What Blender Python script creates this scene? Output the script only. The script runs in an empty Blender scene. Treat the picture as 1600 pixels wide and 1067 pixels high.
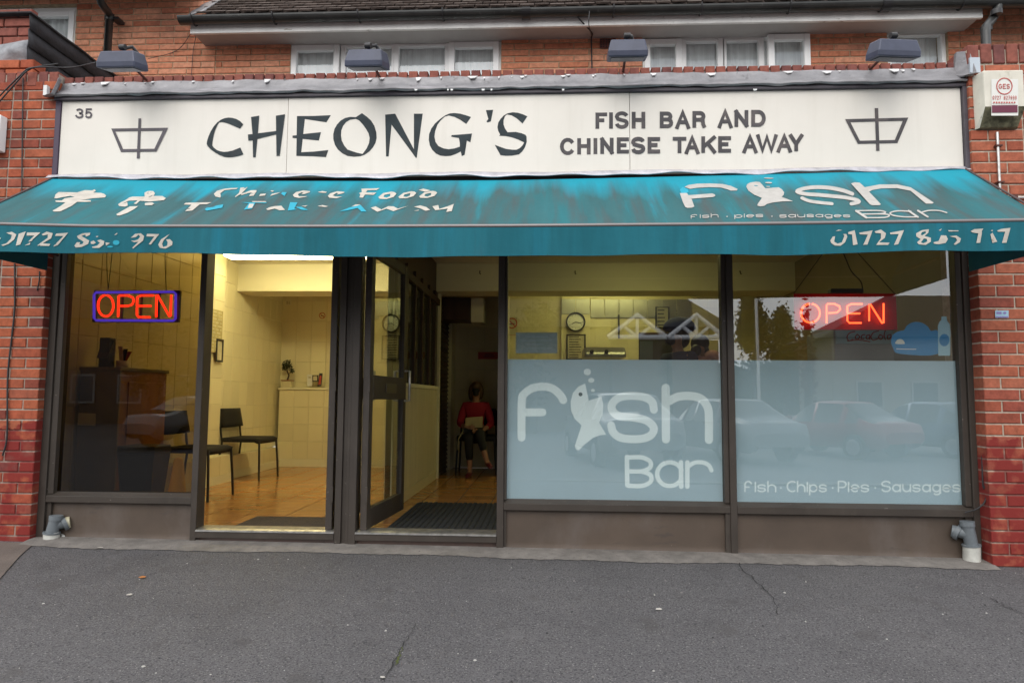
import bpy, bmesh, math, random
from mathutils import Vector, Matrix
from mathutils.geometry import tessellate_polygon
random.seed(7)
R = math.radians
SC = bpy.context.scene
COL = SC.collection

# ------------------------------------------------------------------ camera
YAW, PITCH, ROLL, FPX = R(2.8392), R(4.7134), R(-0.3856), 1064.5
CAM = Vector((0.2825, -4.4462, 1.019))
fw = Vector((-math.sin(YAW)*math.cos(PITCH), math.cos(YAW)*math.cos(PITCH), math.sin(PITCH)))
rt = Vector((math.cos(YAW), math.sin(YAW), 0)); up = rt.cross(fw)
rt, up = rt*math.cos(ROLL)-up*math.sin(ROLL), up*math.cos(ROLL)+rt*math.sin(ROLL)
cd = bpy.data.cameras.new('camera'); cam = bpy.data.objects.new('camera', cd); COL.objects.link(cam)
cd.sensor_width = 36; cd.lens = 36*FPX/1600; cd.clip_start = .05; cd.clip_end = 900
cam.matrix_world = Matrix(((rt.x, up.x, -fw.x, CAM.x), (rt.y, up.y, -fw.y, CAM.y), (rt.z, up.z, -fw.z, CAM.z), (0, 0, 0, 1)))
SC.camera = cam

# ------------------------------------------------------------------ world, sun, exposure
SUN_EL, SUN_AZ = 40, 195       # overcast, faint sun behind the camera
w = bpy.data.worlds.new("World"); SC.world = w; w.use_nodes = True
nt = w.node_tree; nt.nodes.clear()
def wn(t): return nt.nodes.new(t)
out = wn('ShaderNodeOutputWorld'); sky = wn('ShaderNodeTexSky'); sky.sky_type = 'NISHITA'; sky.sun_disc = False
sky.sun_elevation = R(SUN_EL); sky.sun_rotation = R(SUN_AZ)
b1 = wn('ShaderNodeBackground'); b1.inputs[1].default_value = .10; nt.links.new(sky.outputs[0], b1.inputs[0])
tc = wn('ShaderNodeTexCoord'); mp = wn('ShaderNodeMapping'); mp.inputs['Scale'].default_value = (1, 1, 2.4)
nz = wn('ShaderNodeTexNoise'); nz.inputs['Scale'].default_value = 2.3; nz.inputs['Detail'].default_value = 7; nz.inputs['Roughness'].default_value = .55
nt.links.new(tc.outputs['Generated'], mp.inputs[0]); nt.links.new(mp.outputs[0], nz.inputs[0])
cr = wn('ShaderNodeValToRGB'); cr.color_ramp.elements[0].position = .3; cr.color_ramp.elements[0].color = (.58, .62, .70, 1)
cr.color_ramp.elements[1].position = .68; cr.color_ramp.elements[1].color = (1.0, .985, .96, 1)
nt.links.new(nz.outputs[0], cr.inputs[0])
b2 = wn('ShaderNodeBackground'); b2.inputs[1].default_value = 1.5; nt.links.new(cr.outputs[0], b2.inputs[0])
cv = wn('ShaderNodeMapRange'); cv.inputs[1].default_value = .3; cv.inputs[2].default_value = .5; cv.inputs[3].default_value = .7; cv.inputs[4].default_value = .97
nt.links.new(nz.outputs[0], cv.inputs[0])
mx = wn('ShaderNodeMixShader'); nt.links.new(cv.outputs[0], mx.inputs[0]); nt.links.new(b1.outputs[0], mx.inputs[1]); nt.links.new(b2.outputs[0], mx.inputs[2])
nt.links.new(mx.outputs[0], out.inputs[0])
sd = bpy.data.lights.new('sun', 'SUN'); sd.energy = 1.35; sd.angle = R(45); sd.color = (1, .96, .9)
so = bpy.data.objects.new('sun', sd); COL.objects.link(so)
az = R(SUN_AZ); d = Vector((math.sin(az)*math.cos(R(SUN_EL)), math.cos(az)*math.cos(R(SUN_EL)), math.sin(R(SUN_EL))))
so.rotation_euler = (-d).to_track_quat('-Z', 'Y').to_euler(); so.location = (0, -5, 12)
SC.view_settings.view_transform = 'Standard'; SC.view_settings.look = 'None'
SC.view_settings.exposure = 0.36; SC.view_settings.gamma = 1
SC.render.engine = 'CYCLES'
SC.cycles.max_bounces = 10; SC.cycles.transparent_max_bounces = 16

# ------------------------------------------------------------------ measuring helpers: photo pixel -> point on a real plane
def ray(px, py): return fw+rt*((px-800)/FPX)-up*((py-533.5)/FPX)
def at(px, py, Y=0.0):
    r = ray(px, py); return CAM+r*((Y-CAM.y)/r.y)
def atz(px, py, Z):
    r = ray(px, py); return CAM+r*((Z-CAM.z)/r.z)
def atx(px, py, X):
    r = ray(px, py); return CAM+r*((X-CAM.x)/r.x)
def interp(tab, x):
    if x <= tab[0][0]: (x0, y0), (x1, y1) = tab[0], tab[1]
    elif x >= tab[-1][0]: (x0, y0), (x1, y1) = tab[-2], tab[-1]
    else:
        for k in range(len(tab)-1):
            if tab[k][0] <= x <= tab[k+1][0]: (x0, y0), (x1, y1) = tab[k], tab[k+1]; break
    return y0+(y1-y0)*(x-x0)/(x1-x0)

# ------------------------------------------------------------------ materials
MATS = {}
def mat(name, base, rough=.6, metal=0., var=None, var2=None, bump=None, emit=None, spec=.5, rnd=0., coat=0., alpha=None):
    """var=(scale, amount[, zscale]) brightness noise; var2=(scale, colour, threshold, softness[,(sx,sy,sz)]) stain colour; bump=(scale,strength,dist)"""
    if name in MATS: return MATS[name]
    m = bpy.data.materials.new(name); m.use_nodes = True; t = m.node_tree; N = t.nodes; L = t.links
    p = N['Principled BSDF']; p.inputs['Roughness'].default_value = rough; p.inputs['Metallic'].default_value = metal
    p.inputs['Specular IOR Level'].default_value = spec; p.inputs['Coat Weight'].default_value = coat
    geo = N.new('ShaderNodeNewGeometry'); col = None
    def vec(sc):
        mpn = N.new('ShaderNodeMapping'); mpn.inputs['Scale'].default_value = sc; L.new(geo.outputs['Position'], mpn.inputs[0]); return mpn.outputs[0]
    def noise(scale, sc=(1, 1, 1), detail=6, rough_=.6):
        n = N.new('ShaderNodeTexNoise'); n.inputs['Scale'].default_value = scale; n.inputs['Detail'].default_value = detail; n.inputs['Roughness'].default_value = rough_
        L.new(vec(sc), n.inputs[0]); return n.outputs[0]
    rgb = N.new('ShaderNodeRGB'); rgb.outputs[0].default_value = (*base, 1); col = rgb.outputs[0]
    if var:
        n = noise(var[0], var[2] if len(var) > 2 else (1, 1, 1))
        mr = N.new('ShaderNodeMapRange'); mr.inputs[1].default_value = .3; mr.inputs[2].default_value = .7
        mr.inputs[3].default_value = 1-var[1]; mr.inputs[4].default_value = 1+var[1]; L.new(n, mr.inputs[0])
        vm = N.new('ShaderNodeVectorMath'); vm.operation = 'SCALE'; L.new(col, vm.inputs[0]); L.new(mr.outputs[0], vm.inputs['Scale']); col = vm.outputs[0]
    if rnd:
        oi = N.new('ShaderNodeObjectInfo'); mr = N.new('ShaderNodeMapRange'); mr.inputs[3].default_value = 1-rnd; mr.inputs[4].default_value = 1+rnd
        L.new(oi.outputs['Random'], mr.inputs[0]); vm = N.new('ShaderNodeVectorMath'); vm.operation = 'SCALE'; L.new(col, vm.inputs[0]); L.new(mr.outputs[0], vm.inputs['Scale']); col = vm.outputs[0]
    if var2:
        for v in (var2 if isinstance(var2, list) else [var2]):
            n = noise(v[0], v[4] if len(v) > 4 else (1, 1, 1))
            mr = N.new('ShaderNodeMapRange'); mr.inputs[1].default_value = v[2]; mr.inputs[2].default_value = v[2]+v[3]; L.new(n, mr.inputs[0])
            if len(v) > 5:
                ml = N.new('ShaderNodeMath'); ml.operation = 'MULTIPLY'; ml.inputs[1].default_value = v[5]; L.new(mr.outputs[0], ml.inputs[0]); fac = ml.outputs[0]
            else: fac = mr.outputs[0]
            mi = N.new('ShaderNodeMix'); mi.data_type = 'RGBA'; L.new(fac, mi.inputs[0]); L.new(col, mi.inputs[6]); mi.inputs[7].default_value = (*v[1], 1); col = mi.outputs[2]
    L.new(col, p.inputs['Base Color'])
    if bump:
        n = noise(bump[0]); bn = N.new('ShaderNodeBump'); bn.inputs['Strength'].default_value = bump[1]; bn.inputs['Distance'].default_value = bump[2] if len(bump) > 2 else .01
        L.new(n, bn.inputs['Height']); L.new(bn.outputs[0], p.inputs['Normal'])
    if emit: p.inputs['Emission Color'].default_value = (*emit[0], 1); p.inputs['Emission Strength'].default_value = emit[1]
    MATS[name] = m; return m

def glass(name, tint, refl, dirt=0.):
    """thin window glass: tinted see-through sheet with a mirror coat that grows at grazing angles"""
    m = bpy.data.materials.new(name); m.use_nodes = True; t = m.node_tree; t.nodes.clear(); N = t.nodes; L = t.links
    o = N.new('ShaderNodeOutputMaterial'); tr = N.new('ShaderNodeBsdfTransparent'); tr.inputs[0].default_value = (*tint, 1)
    gl = N.new('ShaderNodeBsdfGlossy'); gl.inputs['Roughness'].default_value = .0; gl.inputs[0].default_value = (.93, .97, 1, 1)
    g = N.new('ShaderNodeNewGeometry'); n = N.new('ShaderNodeTexNoise'); n.inputs['Scale'].default_value = .7; L.new(g.outputs['Position'], n.inputs[0])
    bn = N.new('ShaderNodeBump'); bn.inputs['Strength'].default_value = .035; bn.inputs['Distance'].default_value = .02; L.new(n.outputs[0], bn.inputs['Height']); L.new(bn.outputs[0], gl.inputs['Normal'])
    lw = N.new('ShaderNodeFresnel'); lw.inputs[0].default_value = 1.5
    mr = N.new('ShaderNodeMapRange'); mr.inputs[1].default_value = .04; mr.inputs[2].default_value = 1; mr.inputs[3].default_value = refl; mr.inputs[4].default_value = 1; L.new(lw.outputs[0], mr.inputs[0])
    fr = N.new('ShaderNodeMath'); fr.operation = 'SUBTRACT'; fr.inputs[0].default_value = 1; L.new(g.outputs['Backfacing'], fr.inputs[1])
    mu = N.new('ShaderNodeMath'); mu.operation = 'MULTIPLY'; L.new(mr.outputs[0], mu.inputs[0]); L.new(fr.outputs[0], mu.inputs[1])   # the entry face of a pane mirrors, the exit face only tints
    mx = N.new('ShaderNodeMixShader'); L.new(mu.outputs[0], mx.inputs[0]); L.new(tr.outputs[0], mx.inputs[1]); L.new(gl.outputs[0], mx.inputs[2])
    L.new(mx.outputs[0], o.inputs[0]); MATS[name] = m; return m

def brick_mat(name, ramp, paint_z=None, paint=(.2, .022, .02)):
    m = bpy.data.materials.new(name); m.use_nodes = True; t = m.node_tree; N = t.nodes; L = t.links; p = N['Principled BSDF']
    p.inputs['Roughness'].default_value = .85; p.inputs['Specular IOR Level'].default_value = .25
    oi = N.new('ShaderNodeObjectInfo'); r = N.new('ShaderNodeValToRGB'); L.new(oi.outputs['Random'], r.inputs[0])
    e = r.color_ramp.elements
    for k, (pos, c) in enumerate(ramp):
        if k < 2: e[k].position = pos; e[k].color = (*c, 1)
        else: q = e.new(pos); q.color = (*c, 1)
    g = N.new('ShaderNodeNewGeometry')
    n = N.new('ShaderNodeTexNoise'); n.inputs['Scale'].default_value = 26; n.inputs['Detail'].default_value = 8; n.inputs['Roughness'].default_value = .7; L.new(g.outputs['Position'], n.inputs[0])
    mr = N.new('ShaderNodeMapRange'); mr.inputs[1].default_value = .3; mr.inputs[2].default_value = .7; mr.inputs[3].default_value = .68; mr.inputs[4].default_value = 1.28; L.new(n.outputs[0], mr.inputs[0])
    vm = N.new('ShaderNodeVectorMath'); vm.operation = 'SCALE'; L.new(r.outputs[0], vm.inputs[0]); L.new(mr.outputs[0], vm.inputs['Scale']); col = vm.outputs[0]
    # soot blotches
    n2 = N.new('ShaderNodeTexNoise'); n2.inputs['Scale'].default_value = 2.2; n2.inputs['Detail'].default_value = 6; L.new(g.outputs['Position'], n2.inputs[0])
    m2 = N.new('ShaderNodeMapRange'); m2.inputs[1].default_value = .55; m2.inputs[2].default_value = .75; m2.inputs[4].default_value = .45; L.new(n2.outputs[0], m2.inputs[0])
    mi = N.new('ShaderNodeMix'); mi.data_type = 'RGBA'; L.new(m2.outputs[0], mi.inputs[0]); L.new(col, mi.inputs[6]); mi.inputs[7].default_value = (.07, .045, .045, 1); col = mi.outputs[2]
    if paint_z is not None:
        col = paint_mix(N, L, g, col, paint_z, paint)
    L.new(col, p.inputs['Base Color'])
    bn = N.new('ShaderNodeBump'); bn.inputs['Strength'].default_value = .5; bn.inputs['Distance'].default_value = .004; L.new(n.outputs[0], bn.inputs['Height']); L.new(bn.outputs[0], p.inputs['Normal'])
    MATS[name] = m; return m
def paint_mix(N, L, g, col, pz, paint, cover=.92):
    sp = N.new('ShaderNodeSeparateXYZ'); L.new(g.outputs['Position'], sp.inputs[0])
    n = N.new('ShaderNodeTexNoise'); n.inputs['Scale'].default_value = 9; n.inputs['Detail'].default_value = 8; L.new(g.outputs['Position'], n.inputs[0])
    a = N.new('ShaderNodeMapRange'); a.inputs[1].default_value = pz+.004; a.inputs[2].default_value = pz-.004; nb_ = N.new('ShaderNodeTexNoise'); nb_.inputs['Scale'].default_value = 5.5; nb_.inputs['Detail'].default_value = 4; L.new(g.outputs['Position'], nb_.inputs[0]); mm = N.new('ShaderNodeMath'); mm.operation = 'MULTIPLY_ADD'; mm.inputs[1].default_value = .30; L.new(nb_.outputs[0], mm.inputs[0]); L.new(sp.outputs[2], mm.inputs[2]); sb = N.new('ShaderNodeMath'); sb.operation = 'SUBTRACT'; sb.inputs[1].default_value = .15; L.new(mm.outputs[0], sb.inputs[0]); L.new(sb.outputs[0], a.inputs[0])
    b = N.new('ShaderNodeMapRange'); b.inputs[1].default_value = .38; b.inputs[2].default_value = .50; b.inputs[3].default_value = .25; b.inputs[4].default_value = cover; L.new(n.outputs[0], b.inputs[0])
    mu = N.new('ShaderNodeMath'); mu.operation = 'MULTIPLY'; L.new(a.outputs[0], mu.inputs[0]); L.new(b.outputs[0], mu.inputs[1])
    mi = N.new('ShaderNodeMix'); mi.data_type = 'RGBA'; L.new(mu.outputs[0], mi.inputs[0]); L.new(col, mi.inputs[6]); mi.inputs[7].default_value = (*paint, 1)
    return mi.outputs[2]
def mortar_mat(name, base, paint_z=None, paint=(.17, .03, .028)):
    m = mat(name, base, .95, var=(30, .25), bump=(60, .6, .004), spec=.2)
    if paint_z is not None:
        t = m.node_tree; p = t.nodes['Principled BSDF']; l = p.inputs['Base Color'].links[0]; src = l.from_socket
        g = [n for n in t.nodes if n.type == 'NEW_GEOMETRY'][0]
        t.links.new(paint_mix(t.nodes, t.links, g, src, paint_z, paint, .8), p.inputs['Base Color'])
    return m

# ------------------------------------------------------------------ object helpers
ORG = {}
def tag(o, label=None, cat=None, group=None, kind=None):
    if label: o['label'] = label
    if cat: o['category'] = cat
    if group: o['group'] = group
    if kind: o['kind'] = kind
    return o
def thing(name, loc=(0, 0, 0), label=None, cat=None, group=None, kind=None, rz=0):
    o = bpy.data.objects.new(name, None); o.empty_display_size = .1; COL.objects.link(o); o.location = loc; o.rotation_euler = (0, 0, rz)
    ORG[o.name] = Vector(loc); return tag(o, label, cat, group, kind)
class MB:
    def __init__(s): s.v = []; s.f = []; s.mi = []; s.sm = []
    def add(s, verts, faces, mi=0, smooth=False):
        b = len(s.v); s.v += [Vector(p) for p in verts]
        for f in faces: s.f.append(tuple(b+i for i in f)); s.mi.append(mi); s.sm.append(smooth)
        return s
    def box(s, x0, x1, y0, y1, z0, z1, mi=0):
        if x0 > x1: x0, x1 = x1, x0
        if y0 > y1: y0, y1 = y1, y0
        if z0 > z1: z0, z1 = z1, z0
        v = [(x0, y0, z0), (x1, y0, z0), (x1, y1, z0), (x0, y1, z0), (x0, y0, z1), (x1, y0, z1), (x1, y1, z1), (x0, y1, z1)]
        return s.add(v, [(0, 3, 2, 1), (4, 5, 6, 7), (0, 1, 5, 4), (1, 2, 6, 5), (2, 3, 7, 6), (3, 0, 4, 7)], mi)
    def cyl(s, a, b, r0, r1=None, n=14, mi=0, caps=True, smooth=True):
        a = Vector(a); b = Vector(b); r1 = r0 if r1 is None else r1; ax = (b-a).normalized()
        u_ = ax.orthogonal().normalized(); v_ = ax.cross(u_)
        vs = []
        for (c, r) in ((a, r0), (b, r1)):
            for k in range(n): t = 2*math.pi*k/n; vs.append(c+u_*(r*math.cos(t))+v_*(r*math.sin(t)))
        s.add(vs, [(k, (k+1) % n, n+(k+1) % n, n+k) for k in range(n)], mi, smooth)
        if caps: s.add(vs, [tuple(range(n-1, -1, -1)), tuple(range(n, 2*n))], mi)
        return s
    def tube(s, pts, r, n=8, mi=0, closed=False):
        pts = [Vector(p) for p in pts]; rs = r if isinstance(r, (list, tuple)) else [r]*len(pts); m = len(pts); rings = []; pu = None
        for i, p in enumerate(pts):
            a = pts[(i-1) % m] if (i > 0 or closed) else p; b = pts[(i+1) % m] if (i < m-1 or closed) else p
            t = (b-a).normalized()
            if pu is None: pu = t.orthogonal().normalized()
            else:
                pu = pu-t*pu.dot(t)
                pu = pu.normalized() if pu.length > 1e-6 else t.orthogonal().normalized()
            v_ = t.cross(pu); rings.append([p+pu*(rs[i]*math.cos(2*math.pi*k/n))+v_*(rs[i]*math.sin(2*math.pi*k/n)) for k in range(n)])
        vs = [q for rg in rings for q in rg]; fs = []
        for i in range(m if closed else m-1):
            j = (i+1) % m
            for k in range(n): fs.append((i*n+k, i*n+(k+1) % n, j*n+(k+1) % n, j*n+k))
        s.add(vs, fs, mi, True)
        if not closed: s.add(vs, [tuple(range(n-1, -1, -1)), tuple(range((m-1)*n, m*n))], mi)
        return s
    def lathe(s, c, prof, n=24, mi=0, axis='z'):
        """prof = [(radius, height)...] around c"""
        c = Vector(c); vs = []
        for (r, h) in prof:
            for k in range(n):
                t = 2*math.pi*k/n
                vs.append(c+(Vector((r*math.cos(t), r*math.sin(t), h)) if axis == 'z' else Vector((r*math.cos(t), h, r*math.sin(t))) if axis == 'y' else Vector((h, r*math.cos(t), r*math.sin(t)))))
        fs = [(i*n+k, i*n+(k+1) % n, (i+1)*n+(k+1) % n, (i+1)*n+k) for i in range(len(prof)-1) for k in range(n)]
        s.add(vs, fs, mi, True); return s
    def prism(s, poly, d, mi=0):
        """poly = 3D outline, extruded by vector d"""
        d = Vector(d); n = len(poly); p = [Vector(q) for q in poly]; vs = p+[q+d for q in p]
        tri = tessellate_polygon([p]); fs = [tuple(t) for t in tri]+[tuple(n+i for i in reversed(t)) for t in tri]
        return s.add(vs, fs+[(k, (k+1) % n, n+(k+1) % n, n+k) for k in range(n)], mi)
    def grid(s, fn, nu, nv, mi=0, smooth=True):
        vs = [fn(i/nu, j/nv) for j in range(nv+1) for i in range(nu+1)]
        return s.add(vs, [(j*(nu+1)+i, j*(nu+1)+i+1, (j+1)*(nu+1)+i+1, (j+1)*(nu+1)+i) for j in range(nv) for i in range(nu)], mi, smooth)
    def build(s, name, ms, parent=None, bevel=0, seg=2, solid=0):
        org = ORG.get(parent.name, Vector((0, 0, 0))) if parent else Vector((0, 0, 0))
        me = bpy.data.meshes.new(name); me.from_pydata([tuple(q-org) for q in s.v], [], s.f)
        ms = ms if isinstance(ms, (list, tuple)) else [ms]
        for m in ms: me.materials.append(m)
        for i, p in enumerate(me.polygons): p.material_index = s.mi[i]; p.use_smooth = s.sm[i]
        bm = bmesh.new(); bm.from_mesh(me); bmesh.ops.recalc_face_normals(bm, faces=bm.faces); bm.to_mesh(me); bm.free()
        o = bpy.data.objects.new(name, me); COL.objects.link(o)
        if parent: o.parent = parent
        ORG[o.name] = org
        if solid: md = o.modifiers.new('s', 'SOLIDIFY'); md.thickness = solid; md.offset = 0
        if bevel: md = o.modifiers.new('b', 'BEVEL'); md.width = bevel; md.segments = seg; md.limit_method = 'ANGLE'; md.angle_limit = R(40)
        return o
def box(name, x0, x1, y0, y1, z0, z1, m, parent=None, bevel=0):
    return MB().box(x0, x1, y0, y1, z0, z1).build(name, m, parent, bevel)
def put(src, parent, loc, scale=None, rot=None, name=None):
    """copy of a piece (shared mesh) placed in world coordinates under parent"""
    o = src.copy(); COL.objects.link(o); o.parent = parent
    o.location = Vector(loc)-ORG.get(parent.name, Vector((0, 0, 0)))
    if scale: o.scale = scale
    if rot: o.rotation_euler = rot
    return o
def copy_tree(o, loc, rz=None, label=None):
    c = o.copy(); COL.objects.link(c); c.location = loc; ORG[c.name] = Vector(loc)
    if rz is not None: c.rotation_euler = (0, 0, rz)
    if label: c['label'] = label
    def rec(a, b):
        for ch in [x for x in bpy.data.objects if x.parent == a]:
            k = ch.copy(); COL.objects.link(k); k.parent = b; rec(ch, k)
    rec(o, c); return c

# flat lettering ------------------------------------------------
def smooth(pts, n=6, closed=False):
    P = [Vector((p[0], p[1])) for p in pts]; m = len(P)
    if m < 3: return [tuple(p) for p in P]
    outp = []
    for i in range(m if closed else m-1):
        p0 = P[(i-1) % m] if (closed or i > 0) else P[0]*2-P[1]; p1 = P[i]; p2 = P[(i+1) % m]; p3 = P[(i+2) % m] if (closed or i < m-2) else P[-1]*2-P[-2]
        for k in range(n):
            t = k/n; outp.append(tuple(.5*((2*p1)+(p2-p0)*t+(2*p0-5*p1+4*p2-p3)*t*t+(3*p1-p0-3*p2+p3)*t*t*t)))
    if not closed: outp.append(tuple(P[-1]))
    return outp
def strokepoly(pts, wd, rnd=True):
    """outline polygon of a thick line in 2D"""
    P = [Vector((p[0], p[1])) for p in pts]; m = len(P); h = wd/2; L_, R_ = [], []
    for i in range(m):
        a = P[max(i-1, 0)]; b = P[min(i+1, m-1)]
        t = (b-a).normalized() if (b-a).length > 0 else Vector((1, 0)); k = 1.
        if 0 < i < m-1:
            t1 = (P[i]-P[i-1]).normalized(); t2 = (P[i+1]-P[i]).normalized(); t = (t1+t2)
            t = t.normalized() if t.length > 1e-5 else t1; k = min(1/max(abs(t.dot(t1)), .35), 2.0)
        n = Vector((-t.y, t.x)); L_.append(P[i]+n*h*k); R_.append(P[i]-n*h*k)
    def cap(c, a0):
        return [c+Vector((math.cos(a0+math.pi*k/8), math.sin(a0+math.pi*k/8)))*h for k in range(1, 8)]
    res = list(L_)
    if rnd: v = (L_[-1]-P[-1]); a = math.atan2(v.y, v.x); res += cap(P[-1], a-math.pi)[::-1]
    res += R_[::-1]
    if rnd: v = (R_[0]-P[0]); a = math.atan2(v.y, v.x); res += cap(P[0], a-math.pi)[::-1]
    return [tuple(p) for p in res], list(zip(L_, R_))
class Ink:
    """flat shapes on a surface; fn(px,py,layer)->3D"""
    def __init__(s, fn): s.fn = fn; s.mb = MB(); s.k = 0
    def poly(s, loops, T=None, mi=0):
        if isinstance(loops[0][0], (int, float)): loops = [loops]
        if T: loops = [[(T[0]+x/T[2], T[1]+y/T[2]) for x, y in lp] for lp in loops]
        v3 = [[Vector((x, y, 0)) for x, y in lp] for lp in loops]; tri = tessellate_polygon(v3)
        flat_ = [p for lp in loops for p in lp]; s.k += 1
        s.mb.add([s.fn(x, y, s.k) for x, y in flat_], [tuple(t) for t in tri], mi); return s
    def stroke(s, pts, wd, T=None, rnd=True, sm=0, mi=0):
        if T: pts = [(T[0]+x/T[2], T[1]+y/T[2]) for x, y in pts]; wd = wd/T[2]
        if sm: pts = smooth(pts, sm)
        _, lr = strokepoly(pts, wd, rnd); s.k += 1
        vs = []; fs = []
        for a, b in lr: vs += [s.fn(a.x, a.y, s.k), s.fn(b.x, b.y, s.k)]
        for i in range(len(lr)-1): fs.append((2*i, 2*i+1, 2*i+3, 2*i+2))
        s.mb.add(vs, fs, mi)
        if rnd:
            for (c, (a, b), sg) in ((pts[0], lr[0], 1), (pts[-1], lr[-1], -1)):
                v = (a-Vector(c))*sg; a0 = math.atan2(v.y, v.x); h = wd/2
                ring = [(c[0]+h*math.cos(a0+math.pi*q/8), c[1]+h*math.sin(a0+math.pi*q/8)) for q in range(9)]
                s.mb.add([s.fn(x, y, s.k) for x, y in ring], [tuple(range(9))], mi)
        return s
    def ell(s, cx, cy, rx, ry, T=None, mi=0, n=20):
        return s.poly([(cx+rx*math.cos(2*math.pi*k/n), cy+ry*math.sin(2*math.pi*k/n)) for k in range(n)], T, mi)
    def build(s, name, m, parent): return s.mb.build(name, m, parent)
def arc(cx, cy, rx, ry, a0, a1, n=10):
    return [(cx+rx*math.cos(R(a0+(a1-a0)*k/n)), cy-ry*math.sin(R(a0+(a1-a0)*k/n))) for k in range(n+1)]
# grotesque capitals: strokes in a unit box (x right, y down), inset by half a stroke when mapped
GC = {
 'F': [[(0, 1), (0, 0), (1, 0)], [(0, .47), (.88, .47)]], 'I': [[(.5, 0), (.5, 1)]],
 'S': [arc(.5, .26, .5, .26, 15, 180, 8)+[(.12, .42), (.5, .5), (.85, .57)]+arc(.5, .74, .5, .26, 20, -175, 9)],
 'H': [[(0, 0), (0, 1)], [(1, 0), (1, 1)], [(0, .48), (1, .48)]],
 'B': [[(0, 0), (0, 1)], [(0, 0), (.6, 0)]+arc(.62, .235, .3, .235, 90, -90, 6)+[(0, .47)], [(.6, .47)]+arc(.66, .735, .34, .265, 90, -90, 6)+[(0, 1)]],
 'A': [[(0, 1.08), (.5, -.06), (1, 1.08)], [(.2, .7), (.8, .7)]],
 'R': [[(0, 0), (0, 1)], [(0, 0), (.6, 0)]+arc(.64, .26, .32, .26, 90, -90, 6)+[(0, .52)], [(.66, .52), (.88, .6), (.92, .85), (1, 1)]],
 'N': [[(0, 1), (0, 0)], [(0, -.02), (1, 1.02)], [(1, 0), (1, 1)]],
 'D': [[(0, 0), (0, 1)], [(0, 0), (.5, 0)]+arc(.5, .5, .5, .5, 80, -80, 8)+[(.5, 1), (0, 1)]],
 'C': [arc(.52, .5, .52, .5, 32, 328, 14)], 'E': [[(1, 0), (0, 0), (0, 1), (1, 1)], [(0, .48), (.92, .48)]],
 'T': [[(0, 0), (1, 0)], [(.5, 0), (.5, 1)]], 'K': [[(0, 0), (0, 1)], [(.98, -.05), (.05, .66)], [(.38, .38), (1, 1.06)]],
 'W': [[(0, -.06), (.25, 1.04), (.5, 0), (.75, 1.04), (1, -.06)]], 'Y': [[(0, -.06), (.5, .58), (1, -.06)], [(.5, .55), (.5, 1)]],
 '3': [arc(.48, .25, .46, .25, 160, -80, 8)+arc(.46, .74, .52, .27, 80, -165, 9)], '5': [[(.9, 0), (.15, 0), (.05, .5)]+arc(.47, .68, .5, .33, 140, -160, 10)],
 'G': [arc(.52, .5, .52, .5, 35, 320, 12)+[(1, .78), (1, .52), (.6, .52)]], 'O': [arc(.5, .5, .5, .5, 0, 360, 16)],
 'L': [[(0, 0), (0, 1), (1, 1)]], 'P': [[(0, 1), (0, 0)], [(0, 0), (.6, 0)]+arc(.64, .27, .34, .27, 90, -90, 6)+[(0, .54)]],
 '0': [arc(.5, .5, .5, .5, 0, 360, 16)], '2': [arc(.5, .28, .48, .28, 170, -30, 8)+[(0, 1), (1, 1)]], '7': [[(0, 0), (1, 0), (.35, 1)]], '1': [[(.2, .2), (.55, 0), (.55, 1)]],
 '9': [arc(.5, .3, .46, .3, 0, 360, 14)+[(.96, .6), (.6, 1), (.1, .95)]], '8': [arc(.5, .25, .42, .25, 0, 360, 12), arc(.5, .74, .5, .26, 0, 360, 12)],
 '6': [arc(.5, .7, .46, .3, 0, 360, 14), [(.04, .65), (.15, .2), (.8, 0)]],
}
def caps(ink, ch, x0, y0, x1, y1, wd, mi=0):
    h = wd/2
    for st in GC[ch]:
        p = [Vector((x0+h+(x1-x0-wd)*a, y0+h+(y1-y0-wd)*b)) for a, b in st]
        for e, q in ((0, 1), (-1, -2)):
            a, b = st[e]
            if a <= 0 or a >= 1 or b <= 0 or b >= 1: p[e] = p[e]+(p[e]-p[q]).normalized()*h
        ink.stroke([tuple(v) for v in p], wd, None, False, 0, mi)
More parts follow.
